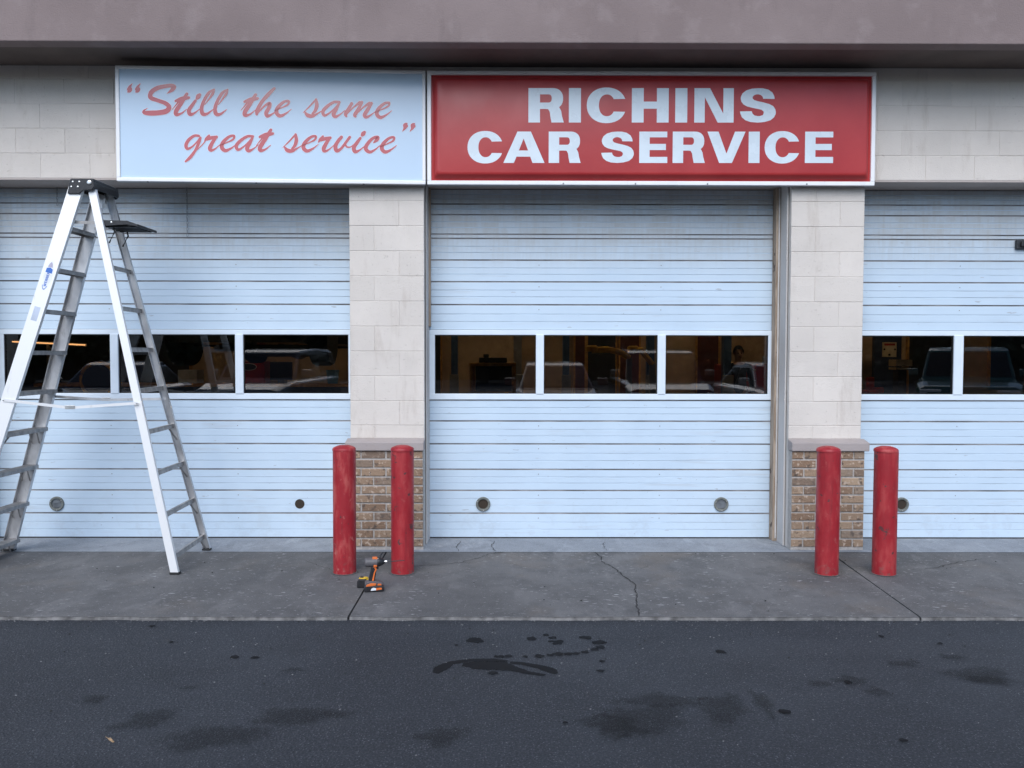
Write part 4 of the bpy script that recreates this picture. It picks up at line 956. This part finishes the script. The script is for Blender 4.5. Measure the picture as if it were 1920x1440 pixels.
P_dark = car_paint('black_paint', (.012,.013,.016)); P_silver = car_paint('silver_paint', (.26,.27,.28), .3); P_blue = car_paint('slate_paint', (.05,.065,.09)); P_maroon = car_paint('maroon_paint', (.10,.018,.02)); P_white = car_paint('pewter_paint', (.16,.165,.17)); P_green = car_paint('teal_paint', (.02,.09,.085))
YV = -10.4
vehicle('parked_car', 'sedan', P_maroon, (1.0, YV-.1, ASZ), 0, 'dark maroon sedan mirrored in the window under the red sign', 'car', G1)
vehicle('parked_car', 'suv', P_dark, (3.35, YV-.7, ASZ), R(2), 'black sport utility car parked beside the maroon sedan', 'car', G1)
vehicle('parked_car', 'sedan', P_silver, (5.9, YV-.3, ASZ), R(-3), 'silver sedan mirrored in the window pane with the man', 'car', G1)
vehicle('parked_car', 'suv', P_white, (-5.2, YV-.4, ASZ), R(4), 'pewter sport utility car mirrored in the pane beside the block pier', 'car', G1)
vehicle('parked_car', 'sedan', P_blue, (-8.3, YV+.2, ASZ), R(-2), 'slate blue sedan mirrored in the pane behind the ladder', 'car', G1)
tk = vehicle('pickup_truck', 'pickup', P_green, (10.2, YV-.4, ASZ), R(28), 'teal pickup truck with the number 626 on its door', 'truck', G1)
u = 0
for k, ch in enumerate('626'):
    w = .13; c = WP[tk.name]
    glyph(ch, -.10 - k*.17, -.10 - k*.17 - .13, 0, 1, lambda uu, vv, l: Vector((-.985-l, uu+.3, .98-.20*vv)) + c, 'number', M['sticker_white'], tk)

# the car raised on the lift in the bay behind the ladder
rt = vehicle('raised_car', 'sedan', P_dark, (-2.95, 4.30, 1.46), R(180), 'dark car raised on a lift inside the bay behind the ladder', 'car', None)
b0_ = WP[rt.name]
for ya in (1.38, -1.32):
    m = MB(); m.tube([(-.75, ya, .26), (.75, ya, .26)], .045, 10); m.lathe((0.1, ya, .26), [(.0001,-.15),(.10,-.11),(.13,0),(.10,.11),(.0001,.15)], 14, 'X'); m.v = [Vector(p)+b0_ for p in m.v]; m.build('axle', M['grille'], rt, angle=40)
m = MB(); m.prism([(-.7,.14),(-.2,.10),(.35,.12),(.75,.20),(.75,.30),(-.7,.30)], -.5, .42, 'X'); m.v = [Vector(p)+b0_ for p in m.v]; m.build('engine_tray', M['grille'], rt, bevel=.03)
m = MB(); m.tube([(.25,1.9,.20),(.28,.4,.20),(.22,-1.0,.20),(.4,-2.2,.22)], .035, 8); m.lathe((.3,-1.9,.17), [(.10,-.25),(.12,0),(.10,.25)], 14, 'Y'); m.v = [Vector(p)+b0_ for p in m.v]; m.build('exhaust', M['steel'], rt)
# ------------------------------------------------------------------ workshop interior
M['lift_blue'] = plain('lift_blue', (.05,.10,.20), .5, 0, .2); M['maroon'] = plain('maroon_board', (.09,.025,.022), .7); M['arm_yellow'] = plain('lift_yellow', (.60,.33,.03), .5); M['bench_wood'] = plain('bench_wood', (.42,.22,.06), .7, 0, .25, 12)
M['tool_red'] = plain('tool_red', (.28,.02,.018), .35); M['navy'] = plain('navy_board', (.02,.035,.08), .6); M['cream'] = plain('cream_panel', (.55,.47,.32), .6); M['bucket_blue'] = plain('bucket_blue', (.08,.22,.38), .5); M['dark_door'] = plain('dark_door', (.02,.022,.026), .5); M['carton'] = plain('carton', (.30,.32,.36), .7)
tube_warm = emissive('lit_tube', (1.0,.76,.48), 15.0)
def thing1(name, mb, mat, label, cat, group=None, **kw):
    xs = [p[0] for p in mb.v]; ys = [p[1] for p in mb.v]; zs = [p[2] for p in mb.v]
    o = mb.build(name, mat, None, origin=Vector(((min(xs)+max(xs))/2, (min(ys)+max(ys))/2, min(zs))), **kw); return tag(o, label, cat, group)
def post(x, y, w, mat, label):
    o = empty('lift_column', (x, y, 0), label, 'lift', 'steel lift columns in the workshop')
    MB().box(x-w/2, x+w/2, y-.09, y+.09, 0.02, 3.6).build('column', mat, o, bevel=.01); MB().box(x-w*1.6, x+w*1.6, y-.25, y+.25, .004, .022).build('base_plate', mat, o); MB().box(x-w*.7, x+w*.7, y-.14, y-.092, .9, 1.25).build('carriage', M['steel'], o, bevel=.01)
    return o
post(-.93, 7.6, .11, M['lift_blue'], 'blue steel lift column beside the wooden bench'); post(.98, 7.4, .11, M['lift_blue'], 'blue steel lift column left of the dark doorway')
post(2.40, 7.3, .12, M['lift_blue'], 'blue steel lift column beside the yellow lift arm'); post(3.72, 7.4, .13, M['lift_blue'], 'blue steel lift column next to the man'); post(.16, 7.7, .14, M['steel'], 'grey steel lift column behind the wooden bench')
def arm(pts, lab):
    o = empty('lift_arm', pts[0], lab, 'lift arm'); MB().tube(pts, .045, 8).build('arm', M['arm_yellow'], o); p = pts[0]
    MB().lathe((p[0], p[1], p[2]-.02), [(.09,0),(.09,.07),(.06,.09),(.0001,.09)], 14).build('pad', M['arm_yellow'], o)
    MB().bar((pts[-1][0], pts[-1][1], 0.02), pts[-1], .08, .08).build('support', M['steel'], o); return o
arm([(1.22,5.4,1.66),(1.45,5.4,1.67),(1.65,5.45,1.63),(1.78,5.5,1.55)], 'yellow lift arm in front of the dark doorway'); arm([(1.90,5.9,1.66),(2.02,5.9,1.67),(2.20,5.95,1.45)], 'short yellow lift arm beside the blue column')
# back wall dressing
def panel(x0, x1, z0, z1, mat, name, label, cat, y=9.16):
    m = MB(); m.mat(0).box(x0, x1, y-.03, y+.03, z0, z1); t = .03
    m.mat(1).box(x0-t, x0, y-.04, y+.035, z0, z1+t).box(x1, x1+t, y-.04, y+.035, z0, z1+t).box(x0, x1, y-.04, y+.035, z1, z1+t)
    return thing1(name, m, [mat, M['bench_wood']], label, cat)
panel(1.52, 2.05, .01, 2.05, M['dark_door'], 'inner_door', 'dark door in the back wall behind the yellow lift arm', 'door')
panel(1.28, 1.46, .01, 2.6, M['maroon'], 'wall_board', 'narrow maroon board left of the dark inner door', 'board'); panel(2.14, 2.50, .01, 2.6, M['maroon'], 'wall_board', 'maroon board right of the dark inner door', 'board')
panel(3.62, 4.02, .01, 2.8, M['maroon'], 'wall_board', 'maroon board behind the blue column near the man', 'board'); panel(-2.0, -1.3, .3, 2.3, M['dark_door'], 'wall_cabinet', 'dark tall cabinet on the back wall beside the block pier', 'cabinet')
panel(-11.0, -6.1, .01, 2.9, M['dark_door'], 'storage_rack', 'wide dark storage rack on the back wall behind the lit work lamp', 'rack')  # flat dark panel added to darken the back wall of the left bay
panel(7.68, 8.6, .01, 2.2, M['dark_door'], 'wall_cabinet', 'wide dark cabinet beside the cream gauge board', 'cabinet'); panel(9.25, 9.9, 1.0, 2.1, M['navy'], 'wall_board', 'navy board on the back wall past the wide dark cabinet', 'board')
# bench with tool cases
bn = empty('work_bench', (-.22, 5.3, 0), 'open wooden bench frame inside the bay under the red sign', 'bench')
for (x, y) in ((-.52,5.0),(.08,5.0),(-.52,5.6),(.08,5.6)): MB().box(x-.025, x+.025, y-.03, y+.03, .004, 1.425).build('leg', M['bench_wood'], bn)
MB().box(-.55,.11,4.95,5.65,1.43,1.475).build('top', M['bench_wood'], bn, bevel=.004); MB().box(-.49,.05,4.98,5.62,1.0,1.05).build('shelf', M['bench_wood'], bn); MB().box(-.49,.05,5.63,5.645,.1,1.42).build('back_panel', M['dark_door'], bn)
thing1('tool_case', MB().box(-.42,-.02,5.1,5.4,1.477,1.55).box(-.36,-.28,5.12,5.2,1.55,1.60), M['black_plastic'], 'black tool case lying on the wooden bench', 'tool case', bevel=.01)
# red drawer chest with the man before it
tc = empty('tool_chest', (4.25, 8.4, 0), 'wide red drawer chest behind the man', 'tool chest')
MB().box(3.85, 5.05, 8.2, 8.75, .1, 1.42).build('body', M['tool_red'], tc, bevel=.01)
for k in range(6): MB().box(3.90, 5.0, 8.175, 8.198, .20+k*.195, .37+k*.195).build('drawer', M['tool_red'], tc, bevel=.004); MB().box(3.95, 4.95, 8.155, 8.174, .345+k*.195, .362+k*.195).build('handle', M['chrome'], tc)
for x in (3.95, 4.95): MB().lathe((x, 8.4, .004), [(.045,0),(.045,.09),(.0001,.095)], 12).build('caster', M['rubber'], tc)
rc = empty('tool_cabinet', (4.28, 7.0, 0), 'tall narrow red cabinet with two cans beside the man', 'cabinet'); MB().box(4.16, 4.45, 6.8, 7.2, .004, 1.45).build('body', M['tool_red'], rc, bevel=.01); MB().box(4.18, 4.43, 6.78, 6.798, .1, 1.4).build('door', M['tool_red'], rc, bevel=.005); MB().box(4.40,4.415,6.765,6.779,.8,.95).build('handle', M['chrome'], rc)
for x in (4.22, 4.34): thing1('spray_can', MB().lathe((x, 6.95, 1.4505), [(.028,0),(.028,.10),(.018,.115),(.014,.13),(.0001,.131)], 14), M['steel'], 'grey can on the tall red cabinet', 'can', 'cans on the red cabinet')
# right bay: gauge board, chrome stack, red parts
gb_ = empty('gauge_board', (7, 8.6, .004), 'navy tester board with a cream gauge panel in the right-hand bay window', 'board')
MB().box(6.76, 7.26, 8.55, 8.65, .004, 1.98).build('board', M['navy'], gb_); MB().box(6.9, 7.16, 8.535, 8.549, 1.56, 1.83).build('gauge_panel', M['cream'], gb_)
for (x, z, r) in ((6.935,1.70,.018),(7.13,1.70,.016),(7.03,1.60,.022)): MB().lathe((x, 8.535, z), [(r,-.0005),(r,-.008),(.0001,-.009)], 14, 'Y').build('dial', M['rubber'], gb_)
MB().box(6.93,7.13,8.532,8.5345,1.77,1.81).build('red_strip', M['tool_red'], gb_)
ch_ = empty('chrome_tester', (6.95, 7.6, 0), 'shiny chrome equipment stack on a stand beside the gauge board', 'equipment'); MB().box(6.63,6.91,7.4,7.7,1.40,1.52).build('case', M['chrome'], ch_, bevel=.01); MB().box(6.63,6.89,7.4,7.7,1.34,1.385).build('tray', M['chrome'], ch_, bevel=.01); MB().box(6.69,6.83,7.45,7.65,.004,1.338).build('stand', M['dark_door'], ch_)
thing1('red_jack', MB().box(6.06,6.26,7.2,7.6,.004,1.0).box(6.1,6.2,7.25,7.4,1.0,1.22).box(6.16,6.35,7.22,7.3,.95,1.05), M['tool_red'], 'red floor jack standing upright near the gauge board', 'jack', bevel=.02)
thing1('black_compressor', MB().lathe((5.35,7.3,.004), [(.22,0),(.24,.1),(.24,.9),(.18,1.05),(.0001,1.1)], 20).box(5.3,5.42,7.2,7.35,1.05,1.25), M['black_plastic'], 'black air tank behind the bare pier', 'air tank')
# left bay dressing
lb = empty('long_bench', (-5.0, 8.6, 0), 'long dark work bench along the back wall behind the raised truck', 'bench')
MB().box(-8.6,-2.6,8.3,9.0,1.0,1.05).build('top', M['bench_wood'], lb); MB().box(-8.5,-2.7,8.4,8.95,.004,.998).build('cupboard', M['dark_door'], lb)
tb = empty('red_toolbox', (-4.6, 8.6, 1.05), 'red toolbox with a black oval badge on the long bench', 'toolbox'); MB().box(-4.98,-4.45,8.4,8.8,1.052,1.46).build('body', M['tool_red'], tb, bevel=.01)
MB().add([(-4.74+.15*math.cos(2*math.pi*k/28), 8.397, 1.36+.065*math.sin(2*math.pi*k/28)) for k in range(28)], [tuple(range(28))]).build('badge', M['sticker_white'], tb); MB().add([(-4.74+.14*math.cos(2*math.pi*k/28), 8.394, 1.36+.056*math.sin(2*math.pi*k/28)) for k in range(28)], [tuple(range(28))]).build('badge_face', M['rubber'], tb)
thing1('dark_monitor', MB().box(-4.38,-3.98,8.5,8.56,1.12,1.45).box(-4.24,-4.12,8.5,8.7,1.052,1.12), M['black_plastic'], 'black monitor on the long bench beside the red toolbox', 'monitor', bevel=.006)
thing1('blue_bucket', MB().lathe((-3.25,8.6,1.052), [(.09,0),(.12,.24),(.128,.25),(.11,.25),(.085,.02)], 20), M['bucket_blue'], 'blue bucket on the long bench', 'bucket')
thing1('carton', MB().box(-6.05,-5.70,8.45,8.8,1.052,1.30), M['carton'], 'grey blue carton on the long bench', 'box', bevel=.004)
hr = empty('hose_reel', (-7.2, 7.9, 0), 'tan coiled air hose on a reel behind the ladder', 'hose reel')
for k in range(4):
    pts = [(-7.2+.30*math.cos(2*math.pi*q/28), 7.82+k*.045, 1.13+.30*math.sin(2*math.pi*q/28)) for q in range(29)]; MB().tube(pts, .026, 7, False).build('hose_coil', M['arm_yellow'], hr)
MB().box(-7.24,-7.16,7.80,8.02,.004,1.13).build('stand', M['steel'], hr); MB().lathe((-7.2,7.79,1.13), [(.0001,0),(.26,0),(.26,.01),(.0001,.01)], 24, 'Y').build('drum_plate', M['dark_door'], hr)
# lit lamps
wl = empty('work_lamp', (-7.9, 7.6, 0), 'lit orange work lamp tube seen through the pane behind the ladder', 'lamp')
MB().tube([(-8.55,7.6,1.80),(-7.30,7.6,1.745)], .011, 10).build('lamp_tube', emissive('work_tube', (1.0,.50,.2), .75), wl); MB().box(-8.0,-7.95,7.66,7.70,.004,1.80).build('stand', M['steel'], wl); MB().bar((-8.55,7.66,1.80),(-7.30,7.66,1.745),.05,.02).build('lamp_housing', M['steel'], wl)
for x, y, wh in ((-5.6,5.8,'beyond the raised car'),(-.4,6.4,'over the wooden bench frame'),(3.2,6.4,'over the yellow lift arms'),(7.0,6.2,'over the cream gauge panel')):
    o = empty('ceiling_lamp', (x, y, 4.2), 'lit fluorescent ceiling lamp ' + wh, 'lamp', 'ceiling lamps in the workshop')
    MB().box(x-.65, x+.65, y-.11, y+.11, 4.22, 4.30).build('housing', M['white_frame'], o)
    for s in (-.05, .05): MB().tube([(x-.6, y+s, 4.195), (x+.6, y+s, 4.195)], .018, 8).build('tube', tube_warm, o)

# ------------------------------------------------------------------ the man inside
M['skin'] = plain('skin', (.42,.24,.16), .5, 0, .08, 30); M['hair'] = plain('dark_hair', (.012,.010,.009), .7, 0, .2, 80); M['jacket'] = plain('dark_jacket', (.025,.03,.045), .85, 0, .2, 40); M['trousers'] = plain('dark_trousers', (.03,.03,.035), .85)
px_, py_ = 4.02, 7.75
man = empty('person', (px_, py_, 0), 'person in a dark jacket with short dark hair looking out of the window', 'person')
def skin(name, pts, edges, mat, sub=2):
    me = bpy.data.meshes.new(name); me.from_pydata([Vector(p[:3]) for p in pts], edges, []); me.materials.append(mat)
    o = place(name, me, (px_, py_, 0), man)
    sk_ = o.modifiers.new('skin', 'SKIN'); sk_.use_smooth_shade = True
    for v, p in zip(me.skin_vertices[0].data, pts): v.radius = (p[3], p[4] if len(p) > 4 else p[3])
    me.skin_vertices[0].data[0].use_root = True
    ss = o.modifiers.new('sub', 'SUBSURF'); ss.levels = ss.render_levels = sub; return o
bp = [(0,0,.93,.14,.10),(0,0,1.10,.135,.095),(0,0,1.28,.16,.105),(0,0,1.40,.13,.08),(0,-.01,1.47,.055,.055),(0,-.015,1.53,.058,.062),(0,-.02,1.58,.072,.088),(0,-.015,1.65,.074,.092),(0,-.005,1.71,.055,.07)]
be = [(i,i+1) for i in range(8)]
for s in (-1, 1):
    k = len(bp); bp += [(s*.19,0,1.38,.055,.055),(s*.24,.01,1.12,.042,.042),(s*.25,-.04,.90,.032,.032),(s*.25,-.06,.83,.034,.02)]; be += [(3,k),(k,k+1),(k+1,k+2),(k+2,k+3)]
    for q, (fx, L_) in enumerate(((-.026,.075),(-.009,.085),(.009,.08),(.026,.065))):
        j = len(bp); bp += [(s*.25,-.06+fx*.9,.785,.009,.009),(s*.25,-.065+fx,.785-L_*.9,.008,.008)]; be += [(k+3,j),(j,j+1)]
    j = len(bp); bp += [(s*.235,-.105,.81,.010,.010),(s*.232,-.125,.76,.009,.009)]; be += [(k+3,j),(j,j+1)]
    k = len(bp); bp += [(s*.10,0,.86,.085,.09),(s*.105,-.005,.49,.06,.06),(s*.11,.01,.10,.04,.045),(s*.11,-.12,.045,.04,.03)]; be += [(0,k),(k,k+1),(k+1,k+2),(k+2,k+3)]
skin('body', bp, be, M['skin'])
jp = [(0,0,.86,.165,.12),(0,0,1.08,.16,.115),(0,0,1.28,.18,.122),(0,0,1.41,.15,.095),(0,0,1.465,.075,.072)]; je = [(i,i+1) for i in range(4)]
for s in (-1, 1):
    k = len(jp); jp += [(s*.195,0,1.385,.07,.07),(s*.245,.01,1.12,.056,.056),(s*.252,-.035,.915,.044,.044)]; je += [(3,k),(k,k+1),(k+1,k+2)]
skin('jacket', jp, je, M['jacket'])
tp = [(0,0,.90,.15,.115)]; te = []
for s in (-1, 1):
    k = len(tp); tp += [(s*.10,0,.80,.098,.102),(s*.105,-.005,.49,.073,.073),(s*.11,.01,.09,.058,.06)]; te += [(0,k),(k,k+1),(k+1,k+2)]
skin('trousers', tp, te, M['trousers'])
m = MB(); vs_ = []; fs = []; rr = random.Random(3); NU, NV = 20, 8
for j in range(NV+1):
    for i in range(NU):
        a = 2*math.pi*i/NU; fr = max(0, -math.sin(a)); ph_ = j/NV*(math.pi/2*(1.28 - .58*fr**.6)); q = 1+rr.uniform(-.03,.05)
        vs_.append((px_+.090*q*math.sin(ph_)*math.cos(a), py_-.008+.108*q*math.sin(ph_)*math.sin(a), 1.645+.115*q*math.cos(ph_)))
for j in range(NV):
    for i in range(NU): i2 = (i+1) % NU; fs.append((j*NU+i, j*NU+i2, (j+1)*NU+i2, (j+1)*NU+i))
m.add(vs_, fs).build('hair', M['hair'], man, smooth=True)
for s in (-1, 1):
    MB().lathe((px_+s*.031, py_-.098, 1.625), [(.0001,-.010),(.009,-.007),(.012,0),(.0001,.008)], 10, 'Y').build('eye', M['rubber'], man); MB().box(px_+s*.031-.016, px_+s*.031+.016, py_-.106, py_-.092, 1.645, 1.652).build('eyebrow', M['hair'], man, bevel=.002)
    MB().lathe((px_+s*.076, py_-.005, 1.61), [(.0001,-.012),(.022,-.006),(.026,.004),(.0001,.010)], 10, 'X').build('ear', M['skin'], man, smooth=True)
MB().add([(px_-.010,py_-.100,1.625),(px_+.010,py_-.100,1.625),(px_-.017,py_-.103,1.583),(px_+.017,py_-.103,1.583),(px_,py_-.130,1.588)], [(0,1,4),(0,4,2),(1,3,4),(2,4,3)]).build('nose', M['skin'], man, smooth=True)
MB().box(px_-.024, px_+.024, py_-.110, py_-.092, 1.553, 1.562).build('mouth', M['maroon'], man, bevel=.003)

# ------------------------------------------------------------------ across the street: a belt of trees that the panes mirror
M['leaf'] = plain('leaf_green', (.032,.044,.02), .7, 0, .35, 3); M['bark'] = plain('bark', (.09,.07,.055), .9); M['dark_wall'] = plain('dark_block_wall', (.09,.08,.07), .9)
tree_meshes = []
for t in range(3):
    rr = random.Random(40+t); m = MB(); H = (8.2, 7.2, 9.0)[t]
    for k in range(2600):
        cz = rr.uniform(.9, H); tt = (cz-.9)/(H-.9); rad = 3.1*(math.sin(math.pi*min(1, .12+tt*.86))**.6)*(.75+.35*rr.random())
        a = rr.uniform(0, 6.283); r_ = rad*math.sqrt(rr.uniform(.15,1)); c = Vector((r_*math.cos(a), r_*math.sin(a), cz))
        s = rr.uniform(.16,.34); u_ = Vector((rr.gauss(0,1), rr.gauss(0,1), rr.gauss(0,1))).normalized(); w_ = u_.orthogonal().normalized(); q = u_.cross(w_)
        m.add([c-w_*s, c-q*s*.6, c+w_*s, c+q*s*.6], [(0,1,2,3)])
    tr = MB(); tr.tube([(0,0,-.1),(.05,0,1.5),(0,.1,3.4),(.1,.05,5.4)], [.26,.2,.15,.06], 9)
    for k in range(5):
        a = k*1.3; tr.tube([(0,.05,1.6+k*.5),(1.0*math.cos(a),1.0*math.sin(a),2.8+k*.55),(1.9*math.cos(a),1.9*math.sin(a),3.6+k*.6)], [.10,.06,.025], 6)
    me = m.mesh('crown', M['leaf']); tree_meshes.append((me, tr.mesh('trunk', M['bark'], smooth=True)))
rr = random.Random(9); belt = MB()
for k in range(26):
    x = -62 + k*5.0 + rr.uniform(-.8,.8); y = -38 + rr.uniform(-2,2); t = k % 3; a = rr.uniform(0,6.28); ca, sa = math.cos(a), math.sin(a)
    for mi, me in enumerate(tree_meshes[t]):
        belt.mat(mi).add([(x+v.co.x*ca-v.co.y*sa, y+v.co.x*sa+v.co.y*ca, ASZ+v.co.z) for v in me.vertices], [tuple(p.vertices) for p in me.polygons])
tb_ = bpy.data.meshes.new('tree_belt'); tb_.from_pydata(belt.v, [], belt.f); tb_.materials.append(M['leaf']); tb_.materials.append(M['bark']); tb_.polygons.foreach_set('material_index', belt.m); tb_.update()
tag(place('tree_belt', tb_, (0,0,0)), 'dark belt of street trees mirrored beyond the parked cars', 'trees', kind='stuff')
bw = empty('boundary_wall', (0, -45, ASZ), 'long dark block wall across the street behind the trees', 'wall')  # unseen wall added to close bright sky gaps between the mirrored trees
for k in range(20): MB().box(-80+k*8+.02, -72+k*8-.02, -45.15, -44.85, ASZ, 3.3).build('wall_panel', M['dark_wall'], bw)
for k in range(21): MB().box(-80+k*8-.2, -80+k*8+.2, -45.25, -44.75, ASZ, 3.5).build('post', M['dark_wall'], bw)
